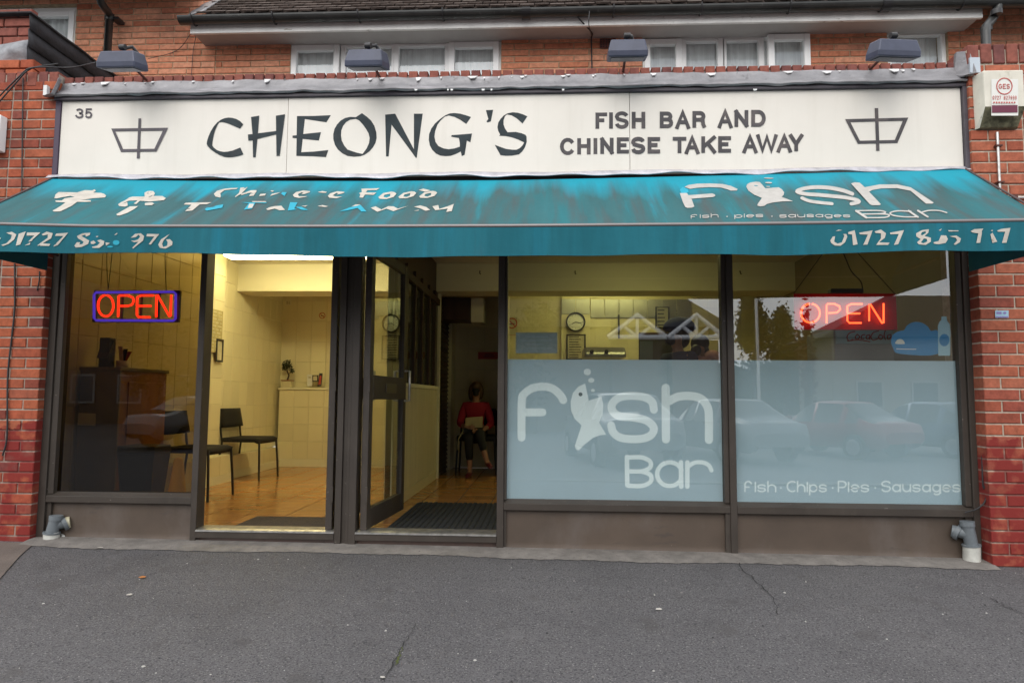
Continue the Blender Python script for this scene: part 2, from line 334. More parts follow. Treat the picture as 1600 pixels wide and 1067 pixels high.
# rounded lower-case glyphs: (width, strokes) x-height 0..1, ascender -0.5, descender 1.4
GR = {
 'f': (1.0, [[(0, 1), (0, 0)]+arc(.42, 0, .42, .5, 180, 20, 8), [(0, .35), (.5, .35)]]),
 'i': (.0, [[(0, -.35), (0, 1)]]),
 's': (.95, [arc(.47, .26, .47, .26, 20, 180, 6)+[(.1, .46), (.85, .56)]+arc(.47, .74, .47, .26, 15, -165, 7)]),
 'h': (1., [[(0, -.5), (0, 1)], arc(.5, .5, .5, .5, 175, 0, 8)+[(1, 1)]]),
 'n': (1., [[(0, 0), (0, 1)], arc(.5, .5, .5, .5, 175, 0, 8)+[(1, 1)]]),
 'C': (1.1, [arc(.7, .25, .7, .75, 60, 300, 12)]),
 'p': (1., [[(0, 0), (0, 1.45)], arc(.5, .5, .5, .5, 0, 360, 14)]),
 'P': (1., [[(0, 1), (0, -.5), (.5, -.5)]+arc(.55, -.05, .45, .45, 90, -90, 8)+[(0, .4)]]),
 'e': (1., [[(0, .5), (1, .5)]+arc(.5, .5, .5, .5, 0, 310, 12)]),
 'S': (1.1, [arc(.55, -.12, .55, .38, 25, 180, 8)+[(.1, .12), (1, .32)]+arc(.55, .6, .55, .4, 15, -160, 8)]),
 'a': (1., [arc(.5, .5, .5, .5, 0, 360, 14), [(1, 0), (1, 1)]]),
 'u': (1., [[(0, 0)]+arc(.5, .5, .5, .5, 180, 360, 8)+[(1, 0)], [(1, .4), (1, 1)]]),
 'g': (1., [arc(.5, .5, .5, .5, 0, 360, 14), [(1, 0), (1, 1.1)]+arc(.55, 1.1, .45, .35, 0, -140, 6)]),
 'r': (.7, [[(0, 0), (0, 1)], arc(.5, .5, .5, .5, 175, 50, 6)]),
 'o': (1., [arc(.5, .5, .5, .5, 0, 360, 14)]), 'l': (0., [[(0, -.5), (0, 1)]]),
 '.': (.1, [[(0, .45), (.08, .45)]]), ' ': (.45, []),
}
def rounded(ink, text, xa, xb, ybase0, ybase1, xh, wd, gap=.42, mi=0):
    ws = [GR[c][0] for c in text]; tot = sum(ws)+gap*(len(text)-1); u = (xb-xa)/tot; x = 0
    for c, wv in zip(text, ws):
        for st in GR[c][1]:
            pts = []
            for a, b in st:
                X = xa+(x+a)*u; yb = ybase0+(ybase1-ybase0)*(X-xa)/(xb-xa); pts.append((X, yb-xh*(1-b)))
            ink.stroke(pts, wd, None, True, 0, mi)
        x += wv+gap

# ================================================================== MATERIALS
MORT = (.36, .31, .25)
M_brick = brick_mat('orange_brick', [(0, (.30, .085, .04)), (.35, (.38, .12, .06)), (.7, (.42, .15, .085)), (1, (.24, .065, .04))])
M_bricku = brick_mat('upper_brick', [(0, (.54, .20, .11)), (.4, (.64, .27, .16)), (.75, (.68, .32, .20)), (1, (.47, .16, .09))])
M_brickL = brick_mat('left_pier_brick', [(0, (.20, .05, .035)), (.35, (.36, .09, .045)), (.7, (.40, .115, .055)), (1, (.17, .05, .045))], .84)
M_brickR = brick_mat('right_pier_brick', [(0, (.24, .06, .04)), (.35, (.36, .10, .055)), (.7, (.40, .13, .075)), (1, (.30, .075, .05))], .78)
M_brickC = brick_mat('coping_brick', [(0, (.20, .07, .055)), (.5, (.27, .09, .065)), (1, (.16, .06, .055))])
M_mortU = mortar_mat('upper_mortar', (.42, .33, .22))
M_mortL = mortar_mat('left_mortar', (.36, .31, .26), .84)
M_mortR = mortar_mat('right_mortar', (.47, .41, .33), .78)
M_mortC = mortar_mat('grey_mortar', (.20, .18, .165))
M_asph = mat('asphalt', (.118, .113, .118), .93, var=(1.1, .10), var2=[(2.2, (.080, .076, .079), .50, .22, (1, 1, 1), .75), (.7, (.145, .138, .14), .52, .2, (1, 1, 1), .7), (110, (.036, .036, .038), .50, .10, (1, 1, 1), .85), (120, (.30, .29, .28), .60, .06, (1, 1, 1), .9), (3.1, (.075, .07, .068), .60, .08, (1.6, 1, 1), .5), (9, (.15, .145, .15), .60, .12, (1, 1, 1), .5), (4.5, (.055, .052, .052), .66, .06, (1, 1, 1), .6)], bump=(150, 1., .008))
M_patch = mat('old_asphalt', (.135, .11, .095), .95, var=(3, .2), var2=(300, (.26, .23, .21), .58, .1), bump=(220, .9, .006))
M_conc = mat('concrete', (.185, .17, .155), .95, var=(9, .3), var2=(60, (.1, .09, .085), .6, .1), bump=(90, .7, .006))
M_frame = mat('brown_frame', (.050, .041, .034), .5, spec=.35, var=(3, .18), var2=[(6, (.080, .067, .056), .56, .2, (1, 1, .4), .7), (45, (.20, .18, .16), .68, .03)], bump=(14, .08, .004))
M_panel = mat('brown_panel', (.082, .060, .045), .5, var=(2.2, .2), var2=[(50, (.20, .18, .15), .70, .03), (3.5, (.12, .098, .085), .52, .2, (1, 1, .6), .7), (9, (.055, .045, .04), .62, .08, (.5, 1, 1.6), .6)], bump=(6, .08, .01))
M_alu = mat('worn_aluminium', (.55, .54, .52), .32, .85, var=(20, .3))
M_white = mat('white_sign', (.74, .70, .635), .5, var=(1.6, .05), var2=[(3, (.60, .56, .49), .52, .3, (3.2, 1, .25), .5), (1.1, (.66, .63, .56), .5, .3, (1, 1, 1), .5), (40, (.5, .45, .4), .74, .04)])
M_ink = mat('dark_lettering', (.026, .037, .043), .6, var=(12, .25), var2=(4, (.085, .07, .06), .56, .2, (1, 1, 1), .7), spec=.25)
M_ink2 = mat('grey_lettering', (.05, .045, .05), .6, var=(10, .2), var2=(9, (.13, .105, .10), .5, .2, (1, 1, 1), .7))
M_signfr = mat('sign_trim', (.065, .055, .068), .5, var=(10, .25))
M_lead = mat('lead_flashing', (.23, .225, .235), .42, .3, var=(6, .25, (1, 1, 2)), var2=[(5, (.42, .40, .43), .62, .1, (.5, 1, 5)), (14, (.10, .095, .10), .63, .1)], bump=(9, .7, .02))
M_seal = mat('white_sealant', (.7, .7, .7), .5, bump=(60, .4, .004))
M_teal = mat('teal_canvas', (.034, .110, .120), .8, var=(3, .12, (4, .6, .6)), var2=[(1.4, (.010, .165, .195), .42, .28, (1.6, .3, .3), .75), (2.6, (.006, .25, .33), .58, .20, (3.4, .25, .25)), (3.4, (.070, .080, .080), .47, .22, (3, .3, .3), .85), (1.1, (.055, .085, .085), .48, .2, (1.2, .6, .6), .6), (26, (.12, .11, .10), .68, .1, (1, .5, .5), .5)], bump=(5, .35, .02), spec=.25)
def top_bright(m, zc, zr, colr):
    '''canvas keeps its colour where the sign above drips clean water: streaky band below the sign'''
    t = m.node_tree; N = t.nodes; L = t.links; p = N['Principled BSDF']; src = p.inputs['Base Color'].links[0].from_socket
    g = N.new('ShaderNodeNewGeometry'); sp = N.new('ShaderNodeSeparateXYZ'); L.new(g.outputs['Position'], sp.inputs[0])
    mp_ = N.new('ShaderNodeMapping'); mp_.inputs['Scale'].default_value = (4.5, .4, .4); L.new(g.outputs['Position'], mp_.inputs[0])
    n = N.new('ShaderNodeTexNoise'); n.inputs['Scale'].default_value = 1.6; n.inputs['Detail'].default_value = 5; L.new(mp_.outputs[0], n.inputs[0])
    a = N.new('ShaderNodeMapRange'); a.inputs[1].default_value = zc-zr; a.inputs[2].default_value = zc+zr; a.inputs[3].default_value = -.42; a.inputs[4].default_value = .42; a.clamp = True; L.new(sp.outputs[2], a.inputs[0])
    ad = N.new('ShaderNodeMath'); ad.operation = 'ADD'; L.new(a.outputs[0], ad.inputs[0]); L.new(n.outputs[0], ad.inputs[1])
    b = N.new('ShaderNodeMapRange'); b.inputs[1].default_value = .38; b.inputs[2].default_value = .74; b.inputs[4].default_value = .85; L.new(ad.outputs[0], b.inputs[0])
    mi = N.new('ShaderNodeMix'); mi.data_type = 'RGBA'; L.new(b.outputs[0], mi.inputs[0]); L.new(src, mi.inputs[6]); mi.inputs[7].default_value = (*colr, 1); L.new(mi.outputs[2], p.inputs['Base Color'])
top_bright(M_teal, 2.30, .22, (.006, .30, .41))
M_teal2 = mat('teal_valance', (.010, .118, .155), .8, var=(4, .12, (5, .6, .5)), var2=[(2.2, (.008, .17, .25), .52, .2, (3.4, .4, .25), .8), (2.6, (.035, .075, .095), .60, .18, (3, .5, .4), .6)], bump=(5, .3, .02), spec=.25)
M_under = mat('dark_canvas', (.008, .016, .02), .9)
M_cream = mat('worn_cream_vinyl', (.50, .465, .41), .6, var=(20, .14), var2=(30, (.35, .28, .22), .66, .06))
def flaking(m, scale, thr):
    t = m.node_tree; N = t.nodes; L = t.links; g = N.new('ShaderNodeNewGeometry'); n = N.new('ShaderNodeTexNoise'); n.inputs['Scale'].default_value = scale; n.inputs['Detail'].default_value = 9; n.inputs['Roughness'].default_value = .75
    L.new(g.outputs['Position'], n.inputs[0]); a = N.new('ShaderNodeMath'); a.operation = 'LESS_THAN'; a.inputs[1].default_value = thr; L.new(n.outputs[0], a.inputs[0]); L.new(a.outputs[0], N['Principled BSDF'].inputs['Alpha'])
flaking(M_cream, 9, .63)
M_cyan = mat('unfaded_cyan', (.01, .33, .46), .7)
M_fright = mat('bright_vinyl', (.43, .415, .39), .6, var=(20, .12))
M_film = mat('frosted_film', (.50, .68, .82), .55, var=(1.2, .05), spec=.4)
M_filmw = mat('frosted_white_letter', (.80, .91, .97), .5, spec=.4)
G_left = glass('bronze_glass', (.54, .48, .33), .05)
G_right = glass('shop_glass', (.94, .95, .93), .17)
G_door = glass('door_glass', (.85, .86, .83), .14)
G_win = glass('window_glass', (.98, .99, .99), .07)
M_upvc = mat('white_upvc', (.92, .92, .91), .35, var=(5, .04))
M_curt = mat('net_curtain', (.80, .82, .82), .9, var=(8, .1, (12, 1, .3)))
M_dark = mat('dark_room', (.03, .03, .03), .9)
M_black = mat('black_plastic', (.022, .022, .024), .45, var=(8, .2))
M_gutter = mat('gutter_plastic', (.030, .031, .030), .35, var=(6, .35), var2=(18, (.09, .09, .085), .62, .1))
M_fascia = mat('fascia_paint', (.90, .89, .86), .5, var=(6, .12), var2=(9, (.35, .32, .27), .63, .1, (1, 1, 3)))
M_soffit = mat('soffit_board', (.46, .44, .42), .7, var=(3, .1))
M_tile_roof = mat('roof_tile', (.085, .062, .052), .85, var=(25, .5), rnd=.2, var2=(60, (.2, .17, .14), .6, .1))
M_felt = mat('black_felt', (.022, .022, .026), .75, var=(9, .45), bump=(12, .7, .02))
M_render = mat('grey_render', (.30, .31, .33), .9, var=(9, .35), bump=(14, .8, .02))
M_lampm = mat('lamp_housing', (.05, .058, .095), .40, .1, var=(12, .15))
M_lampg = mat('lamp_glass', (.02, .025, .025), .15)
M_rust = mat('rusty_arm', (.10, .03, .02), .7)
M_alarm = mat('alarm_box', (.66, .63, .54), .5, var=(6, .12), var2=[(10, (.33, .31, .22), .6, .2, (1, 1, .5)), (30, (.2, .2, .12), .66, .1)])
M_moss = mat('mossy_base', (.16, .15, .09), .9, var=(30, .6), bump=(40, .6, .01))
M_red = mat('red_print', (.45, .05, .04), .6)
M_maroon = mat('maroon_strip', (.13, .012, .04), .5)
M_pipeg = mat('grey_pipe', (.14, .16, .175), .5, var=(14, .2), var2=(30, (.1, .1, .1), .66, .06))
M_pipew = mat('weathered_white_pipe', (.50, .50, .46), .6, var=(14, .2), var2=(12, (.2, .18, .13), .58, .12))
M_cream_pipe = mat('cream_pipe', (.5, .47, .33), .5)
# interior
M_tilew = mat('cream_wall_tile', (.74, .68, .44), .28, var=(1.5, .04), rnd=.05, bump=(3, .05, .01))
M_grout = mat('tile_grout', (.60, .55, .37), .9)
M_ceil = mat('cream_ceiling', (.74, .70, .55), .8, var=(2, .04))
M_beam = mat('cream_beam', (.76, .72, .52), .6, var=(1, .04), bump=(3, .06, .01))
M_floort = mat('terracotta_tile', (.46, .225, .072), .18, var=(5, .16, (.5, 3, 1)), var2=(2, (.38, .17, .05), .5, .3), rnd=.07)
M_fgrout = mat('floor_grout', (.09, .05, .03), .9)
M_mat = mat('rubber_mat', (.014, .016, .018), .75, var=(40, .3))
M_mat2 = mat('coir_mat', (.055, .042, .032), .95, var=(60, .5), bump=(120, .8, .01))
M_wood = mat('cabinet_wood', (.30, .13, .05), .4, var=(6, .3, (1, 1, .15)))
M_wood2 = mat('dark_cabinet', (.20, .17, .11), .45, var=(5, .2))
M_dkwood = mat('dark_stained_wood', (.045, .022, .014), .45, var=(10, .3, (1, 1, .2)))
M_chair = mat('chair_fabric', (.012, .011, .011), .9, bump=(80, .4, .003))
M_chaira = mat('chair_steel', (.012, .012, .012), .35)
M_cone = mat('yellow_cone', (.9, .55, .03), .5)
M_steel = mat('stainless_steel', (.45, .45, .42), .42, 1., var=(5, .1))
M_paper = mat('white_paper', (.72, .72, .68), .8)
M_paperp = mat('yellowed_paper', (.55, .50, .33), .8, var=(12, .2))
M_blue = mat('blue_sticker', (.02, .22, .48), .5)
M_lblue = mat('pale_blue_sticker', (.35, .55, .66), .5)
M_leaf = mat('dark_leaf', (.012, .028, .010), .6, rnd=.3)
M_pot = mat('cream_pot', (.62, .56, .36), .4)
def emis(name, c, s): return mat(name, (.02, .02, .02), .5, emit=(c, s))
E_tube = emis('lit_fluorescent', (1, .86, .45), 15)
E_tube2 = emis('lit_fluorescent_green', (1, .93, .36), 8)
E_red = emis('red_neon', (1, .022, .008), 6.5)
E_red2 = emis('orange_neon', (1, .075, .018), 3.8)
E_blue = emis('violet_neon', (.05, .03, .8), 3.4)

# ================================================================== GROUND
def gz(X, Y): return .045-.006*X+.055*min(Y, 0) if Y > -6.6 else .045-.006*X-.363
def ground(name, x0, x1, y0, y1, m, dz=0, nx=20, ny=20):
    return MB().grid(lambda u, v: (x0+(x1-x0)*u, y0+(y1-y0)*v, gz(x0+(x1-x0)*u, y0+(y1-y0)*v)+dz), nx, ny).build(name, m)
tag(ground('pavement', -14, 14, -6.6, -.02, M_asph), kind='structure')
k = MB(); k.box(-60, 60, -6.75, -6.601, -.55, -.30); tag(k.build('kerb', M_conc, bevel=.015), kind='structure')
MB().box(-150, 150, -150, -6.7, -.52, -.46).build('road', M_asph)['kind'] = 'structure'
MB().box(-150, -14, -6.6, 60, -.6, -.28).box(14, 150, -6.6, 60, -.6, -.28).build('ground', M_asph)['kind'] = 'structure'
# cement strip along the shopfront, with a ragged outer edge
def strip(u, v):
    X = -3.09+6.08*u; e = .17+.02*math.sin(X*2.1)+.010*math.sin(X*7+1)+.006*math.sin(X*31)+.005*math.sin(X*83)
    Y = .02-(.02+e)*v; return (X, Y, gz(X, Y)+.014*(1-v**3)+.004)
tag(MB().grid(strip, 240, 4).build('cement_strip', M_conc), kind='structure')
p = [atz(62, 845, .05), atz(30, 868, .05), atz(-10, 905, .05), atz(-400, 1000, .0), Vector((-9, -.12, 0)), Vector((-3.06, -.10, 0))]
v3 = [Vector((q.x, q.y, gz(q.x, q.y)+.006)) for q in p]
tag(MB().add(v3, [tuple(t) for t in tessellate_polygon([v3])]).build('pavement_patch', M_patch), kind='structure')
M_crack = mat('crack', (.022, .021, .02), 1)
M_mossc = mat('moss', (.07, .085, .02), 1)
def crack(pts, wd, m=M_crack):
    pp = []
    for i in range(len(pts)-1):
        for t in range(7):
            a = t/7; pp.append((pts[i][0]*(1-a)+pts[i+1][0]*a+random.uniform(-2.2, 2.2), pts[i][1]*(1-a)+pts[i+1][1]*a+random.uniform(-1, 1)))
    pp.append(pts[-1]); q3 = []
    for x, y in pp:
        q = atz(x, y, -.06)
        for _ in range(4): q = atz(x, y, gz(q.x, q.y))
        q3.append(q)
    mb = MB(); vs = []
    for i, q in enumerate(q3):
        t = (q3[min(i+1, len(q3)-1)]-q3[max(i-1, 0)]).normalized(); n = Vector((-t.y, t.x, 0))*wd*random.uniform(.3, 1.2)
        for s_ in (1, -1): r = q+n*s_; vs.append((r.x, r.y, gz(r.x, r.y)+.006))
    mb.add(vs, [(2*i, 2*i+1, 2*i+3, 2*i+2) for i in range(len(q3)-1)]); tag(mb.build('pavement_crack', m), kind='structure')
crack([(1153, 876), (1162, 893), (1185, 912), (1208, 935), (1216, 962)], .0028)
crack([(650, 975), (634, 1003), (618, 1030), (600, 1066)], .0026)
crack([(630, 1012), (622, 1030), (618, 1040)], .004, M_mossc)
crack([(1548, 935), (1570, 948), (1599, 960)], .003)
# little chips, gum and grit on the tarmac
gr = MB()
for k in range(420):
    X = random.uniform(-3.6, 3.6); Y = random.uniform(-3.2, -.2); s_ = random.choice([.003, .003, .004, .005, .007]); z = gz(X, Y)
    a = random.uniform(0, 3); c_ = [(X+s_*math.cos(a+q*1.57)*random.uniform(.6, 1.3), Y+s_*math.sin(a+q*1.57)*random.uniform(.6, 1.3)) for q in range(4)]
    gr.add([(x, y, z) for x, y in c_]+[(x*.6+X*.4, y*.6+Y*.4, z+s_*.6) for x, y in c_], [(4, 5, 6, 7), (0, 1, 5, 4), (1, 2, 6, 5), (2, 3, 7, 6), (3, 0, 4, 7)], k % 3)
tag(gr.build('scattered_grit', [mat('pale_grit', (.42, .41, .38), .9), mat('grey_grit', (.2, .19, .18), .9), mat('dark_grit', (.04, .04, .04), .9)]), 'pale chips and grit scattered over the grey tarmac pavement', 'grit', kind='stuff')
def gpt(px, py):
    q = atz(px, py, 0)
    for _ in range(5): q = atz(px, py, gz(q.x, q.y))
    return q
def scrap(name, px, py, s_, m, label, cat, n=5, curl=.3):
    q = gpt(px, py); mb = MB(); a0 = random.uniform(0, 6); vs = [(q.x, q.y, q.z+.007+s_*curl*.3)]
    for k in range(n): r = s_*random.uniform(.6, 1.2); vs.append((q.x+r*math.cos(a0+k*6.283/n), q.y+r*math.sin(a0+k*6.283/n), q.z+.006+s_*curl*random.random()))
    mb.add(vs, [(0, 1+k, 1+(k+1) % n) for k in range(n)]); return tag(mb.build(name, m), label, cat)
M_dl = mat('dry_leaf', (.42, .17, .05), .8, rnd=.25); M_litter = mat('litter', (.55, .52, .47), .8)
scrap('fallen_leaf', 506, 850, .028, M_dl, 'curled orange leaf on the cement strip in front of the left doorway', 'leaf')
scrap('fallen_leaf', 498, 847, .016, M_dl, 'small pale leaf crumb just left of the curled orange leaf', 'leaf')
scrap('fallen_leaf', 1493, 868, .020, M_dl, 'orange leaf at the foot of the right waste pipe', 'leaf')
scrap('fallen_leaf', 1478, 867, .016, M_dl, 'small leaf lying a little left of the right waste pipe', 'leaf')
scrap('paper_scrap', 157, 857, .022, M_litter, 'pale scrap of litter below the left window', 'litter')
scrap('paper_scrap', 202, 930, .018, M_litter, 'white flattened gum spot on the tarmac at left', 'litter', curl=.05)
scrap('paper_scrap', 223, 903, .020, M_dl, 'yellowish leaf fragment on the tarmac at left', 'leaf', curl=.2)
scrap('paper_scrap', 1030, 953, .020, M_litter, 'whitish gum spot on the tarmac under the middle window', 'litter', curl=.05)
scrap('paper_scrap', 598, 1060, .014, M_litter, 'white chip at the bottom end of the mossy crack', 'litter', curl=.2)

# ================================================================== BRICKWORK
def brick_mesh(L_, H_, D_, ch=.004, jit=.0015, seed=0):
    rnd_ = random.Random(seed); mb = MB()
    x, z = L_/2, H_/2
    j = lambda: rnd_.uniform(-jit, jit)
    f = [(-x+ch+j(), 0, -z+ch+j()), (x-ch+j(), 0, -z+ch+j()), (x-ch+j(), 0, z-ch+j()), (-x+ch+j(), 0, z-ch+j())]
    b = [(-x, ch, -z), (x, ch, -z), (x, ch, z), (-x, ch, z)]; c = [(-x, D_, -z), (x, D_, -z), (x, D_, z), (-x, D_, z)]
    mb.add(f+b+c, [(0, 1, 2, 3)]+[(k, 4+k, 4+(k+1) % 4, (k+1) % 4) for k in range(4)]+[(4+k, 8+k, 8+(k+1) % 4, 4+(k+1) % 4) for k in range(4)]+[(8, 11, 10, 9)])
    me = bpy.data.meshes.new('brick'); me.from_pydata([tuple(q) for q in mb.v], [], mb.f)
    bm = bmesh.new(); bm.from_mesh(me); bmesh.ops.recalc_face_normals(bm, faces=bm.faces); bm.to_mesh(me); bm.free(); return me
def brickwork(parent, x0, x1, z0, z1, Y, course, blen, m, depth, joint=.010, flemish=True, holes=(), zf=None, anchor='r', limit=300, jit=.0025):
    """every brick an object under parent; returns count"""
    full = [brick_mesh(blen-joint, course-joint, depth, seed=s_) for s_ in range(4)]; half = [brick_mesh(blen/2-joint/2-joint/2, course-joint, depth, seed=9+s_) for s_ in range(3)]
    for me in full+half: me.materials.append(m)
    n = 0; row = 0; z = z0
    while z < z1-1e-4:
        x = x0 if anchor == 'l' else x1; sgn_ = 1 if anchor == 'l' else -1; k = row % 2; first = True
        while (x < x1-.02) if anchor == 'l' else (x > x0+.02):
            if flemish: L_ = blen if k % 2 == 0 else blen/2
            else: L_ = blen if not (first and row % 2) else blen/2
            a, b = (x, x+L_) if sgn_ > 0 else (x-L_, x)
            x += sgn_*L_; k += 1; first = False
            a = max(a, x0); b = min(b, x1)
            segs = [(a, b)]
            for (hx0, hx1, hz0, hz1) in holes:
                if z+course*.6 > hz0 and z+course*.4 < hz1:
                    ns = []
                    for (p, q) in segs:
                        if q <= hx0 or p >= hx1: ns.append((p, q)); continue
                        if p < hx0: ns.append((p, hx0))
                        if q > hx1: ns.append((hx1, q))
                    segs = ns
            for (p, q) in segs:
                w_ = q-p
                if w_ < .03 or n >= limit: continue
                cx_ = (p+q)/2; src = random.choice(full if w_ > blen*.7 else half); wl = (blen if w_ > blen*.7 else blen/2)
                o = bpy.data.objects.new('brick', src); COL.objects.link(o); o.parent = parent
                o.location = Vector((cx_, Y+random.uniform(-jit, jit), z+course/2))-ORG[parent.name]
                o.scale = ((w_-joint)/(wl-joint), 1, 1); o.rotation_euler = (random.uniform(-.006, .006), random.uniform(-.003, .003), random.uniform(-.008, .008)); n += 1
        z += course; row += 1
    return n
XL, XR = -3.085, 2.978
ZT = 3.235
lp_ = thing('brick_pier', (-3.4, 0, 0), 'left brick pier of the shopfront, its base painted dark red, black cable on it', 'pier')
box('mortar', -3.9, XL-.006, -.053, .10, -.1, ZT-.005, M_mortL, lp_)
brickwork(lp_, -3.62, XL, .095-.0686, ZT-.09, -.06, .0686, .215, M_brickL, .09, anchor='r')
soldier = brick_mesh(.068, .10, .22, seed=3); soldier.materials.append(M_brickC)
def coping(parent, x0, x1, Y, zc, h=.10, wdt=.0713, depth=.22, m=None):
    n = max(1, round((x1-x0)/wdt)); w_ = (x1-x0)/n
    for i in range(n):
        o = bpy.data.objects.new('brick', soldier); COL.objects.link(o); o.parent = parent
        o.location = Vector((x0+w_*(i+.5), Y+random.uniform(-.004, .004), zc+random.uniform(-.003, .003)))-ORG[parent.name]; o.scale = ((w_-.012)/.068, depth/.22, h/.10)
        o.rotation_euler = (0, random.uniform(-.02, .02), random.uniform(-.02, .02))
coping(lp_, -3.62, XL, -.062, ZT-.04, .10, .075)
rp_ = thing('brick_pier', (3.4, 0, 0), 'right brick pier under the alarm box, lower bricks painted red', 'pier')
box('mortar', XR+.006, 3.9, -.092, .30, -.1, ZT+.03, M_mortR, rp_)
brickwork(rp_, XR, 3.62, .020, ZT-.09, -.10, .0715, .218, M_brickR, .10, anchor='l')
coping(rp_, XR, 3.62, -.105, ZT+.0, .125, .076)

# party parapet at the far left: brick front with a render patch, black felted flank
pw = thing('party_parapet', (-3.8, .5, 3.2), 'party parapet at top left, black felted side and patched grey render', 'parapet wall')
box('core', -4.2, -3.52, .21, 1.28, 3.0, 3.80, M_mortC, pw)
brickwork(pw, -4.2, -3.515, 3.58, 3.80, .195, .0715, .215, M_brickC, .06, anchor='r', flemish=True)
brickwork(pw, -4.2, -3.40, 3.14, 3.40, .10, .0715, .215, M_brickL, .12, anchor='r')
mb = MB(); mb.grid(lambda u, v: (-4.2+.69*u, .185+.02*math.sin(u*9)*math.sin(v*7)-.02*math.sin(v*3.14), 3.395+.19*v+.02*math.sin(u*8)), 16, 8); mb.build('render_patch', M_render, pw, solid=.03)
for k in range(5):
    z0 = 3.16+k*.13; MB().grid(lambda u, v: (-3.508+.010*(1-v), .16+1.12*u, z0+.14*v+.002*math.sin(u*13+k*2)), 20, 1).build('felt_strip', M_felt, pw, solid=.005)
MB().grid(lambda u, v: (-4.22+.73*v, .15+1.13*u, 3.808+.003*math.sin(u*17)), 20, 2).build('felt_cap', M_felt, pw, solid=.014)

# ================================================================== UPPER HOUSE
UY = 1.3
hs = thing('brick_house', (0, UY, 3.0), 'orange brick upper storey with white windows set back behind the shop sign', 'house')
WINS = [(455, 783, 60, [(457, 532, 'c'), (538, 616, 'f'), (620, 699, 'f'), (702, 780, 'c')]),
        (1004, 1263, 51, [(1006, 1064, 'c'), (1068, 1124, 'f'), (1131, 1188, 'f'), (1196, 1261, 'o')]),
        (1386, 1480, 42, [(1388, 1478, 'f')]), (-60, 119, 11, [(-58, 40, 'f'), (46, 117, 'c')])]
holes = []
for (a, b, yt, pn) in WINS: holes.append((at(a, yt, UY).x, at(b, yt, UY).x, 3.3, at((a+b)/2, yt, UY).z))
XE = at(292, 60, UY).x
# mortar backing with the window openings left free
xs = sorted([-6.5, 6.5]+[h for q in holes for h in q[:2]]); mb = MB()
for i in range(len(xs)-1):
    c_ = (xs[i]+xs[i+1])/2; hh = [q for q in holes if q[0] < c_ < q[1]]
    top = 4.9
    if hh: mb.box(xs[i], xs[i+1], UY+.008, UY+.2, hh[0][3], top)
    else: mb.box(xs[i], xs[i+1], UY+.008, UY+.2, 2.6, top)
mb.build('wall', M_mortU, hs)
XE2 = at(338, 60, UY).x; XE3 = at(1500, 60, UY).x
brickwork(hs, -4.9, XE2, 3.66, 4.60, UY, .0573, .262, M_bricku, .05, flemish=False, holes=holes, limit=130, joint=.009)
brickwork(hs, XE2, XE3, 3.66, 4.175, UY, .0573, .262, M_bricku, .05, flemish=False, holes=holes, limit=120, joint=.009)
brickwork(hs, XE3, 4.7, 3.66, 4.60, UY, .0573, .262, M_bricku, .05, flemish=False, holes=holes, limit=60, joint=.009)
for (a, b, yt, pn), h in zip(WINS, holes):
    x0, x1, zb, zt = h; F = MB(); f = .035; y0, y1 = UY+.03, UY+.10
    F.box(x0, x0+f, y0, y1, 3.35, zt); F.box(x1-f, x1, y0, y1, 3.35, zt); F.box(x0+f, x1-f, y0, y1, zt-f, zt); F.box(x0+f, x1-f, y0, y1, 3.35, 3.35+f)
    for i in range(len(pn)-1):
        c_ = (at(pn[i][1], 80, UY).x+at(pn[i+1][0], 80, UY).x)/2; F.box(c_-.022, c_+.022, y0+.001, y1-.001, 3.35+f, zt-f)
    fr = F.build('window', M_upvc, hs, bevel=.004)
    for (pa, pb, kind) in pn:
        q0, q1 = at(pa, 80, UY+.05).x, at(pb, 80, UY+.05).x; zz0, zz1 = 3.39, zt-f-.004
        S = MB(); t_ = .052 if kind in 'co' else .02; yy = y0-.018 if kind == 'c' else y0+.004
        if kind == 'o': yy = y0-.06
        S.box(q0, q0+t_, yy, yy+.05, zz0, zz1); S.box(q1-t_, q1, yy, yy+.05, zz0, zz1); S.box(q0+t_, q1-t_, yy, yy+.05, zz1-t_, zz1); S.box(q0+t_, q1-t_, yy, yy+.05, zz0, zz0+t_)
        if kind != 'f': S.build('casement', M_upvc, fr, bevel=.005)
        elif kind == 'f': S.build('bead', M_upvc, fr, bevel=.002)
        box('pane', q0+t_, q1-t_, yy+.024, yy+.030, zz0+t_, zz1-t_, G_win, fr)
    if x1-x0 > .8:
        box('trickle_vent', (x0+x1)/2-.16-.03, (x0+x1)/2+.14-.03, y0-.014, y0+.0, zt-.026, zt-.008, M_upvc, fr, bevel=.003)
    n_ = 40
    MB().grid(lambda u, v: (x0+.03+(x1-x0-.06)*u, y1+.012+.008*math.sin(u*(x1-x0)*70+math.sin(u*23)*2), 3.36+(zt-3.36)*v), 220, 1).build('curtain', M_curt, fr)
    mbk = MB().box(x0-.3, x1+.3, y1+.35, y1+.4, 3.2, zt+.15); mbk.build('room_wall', M_dark, fr)
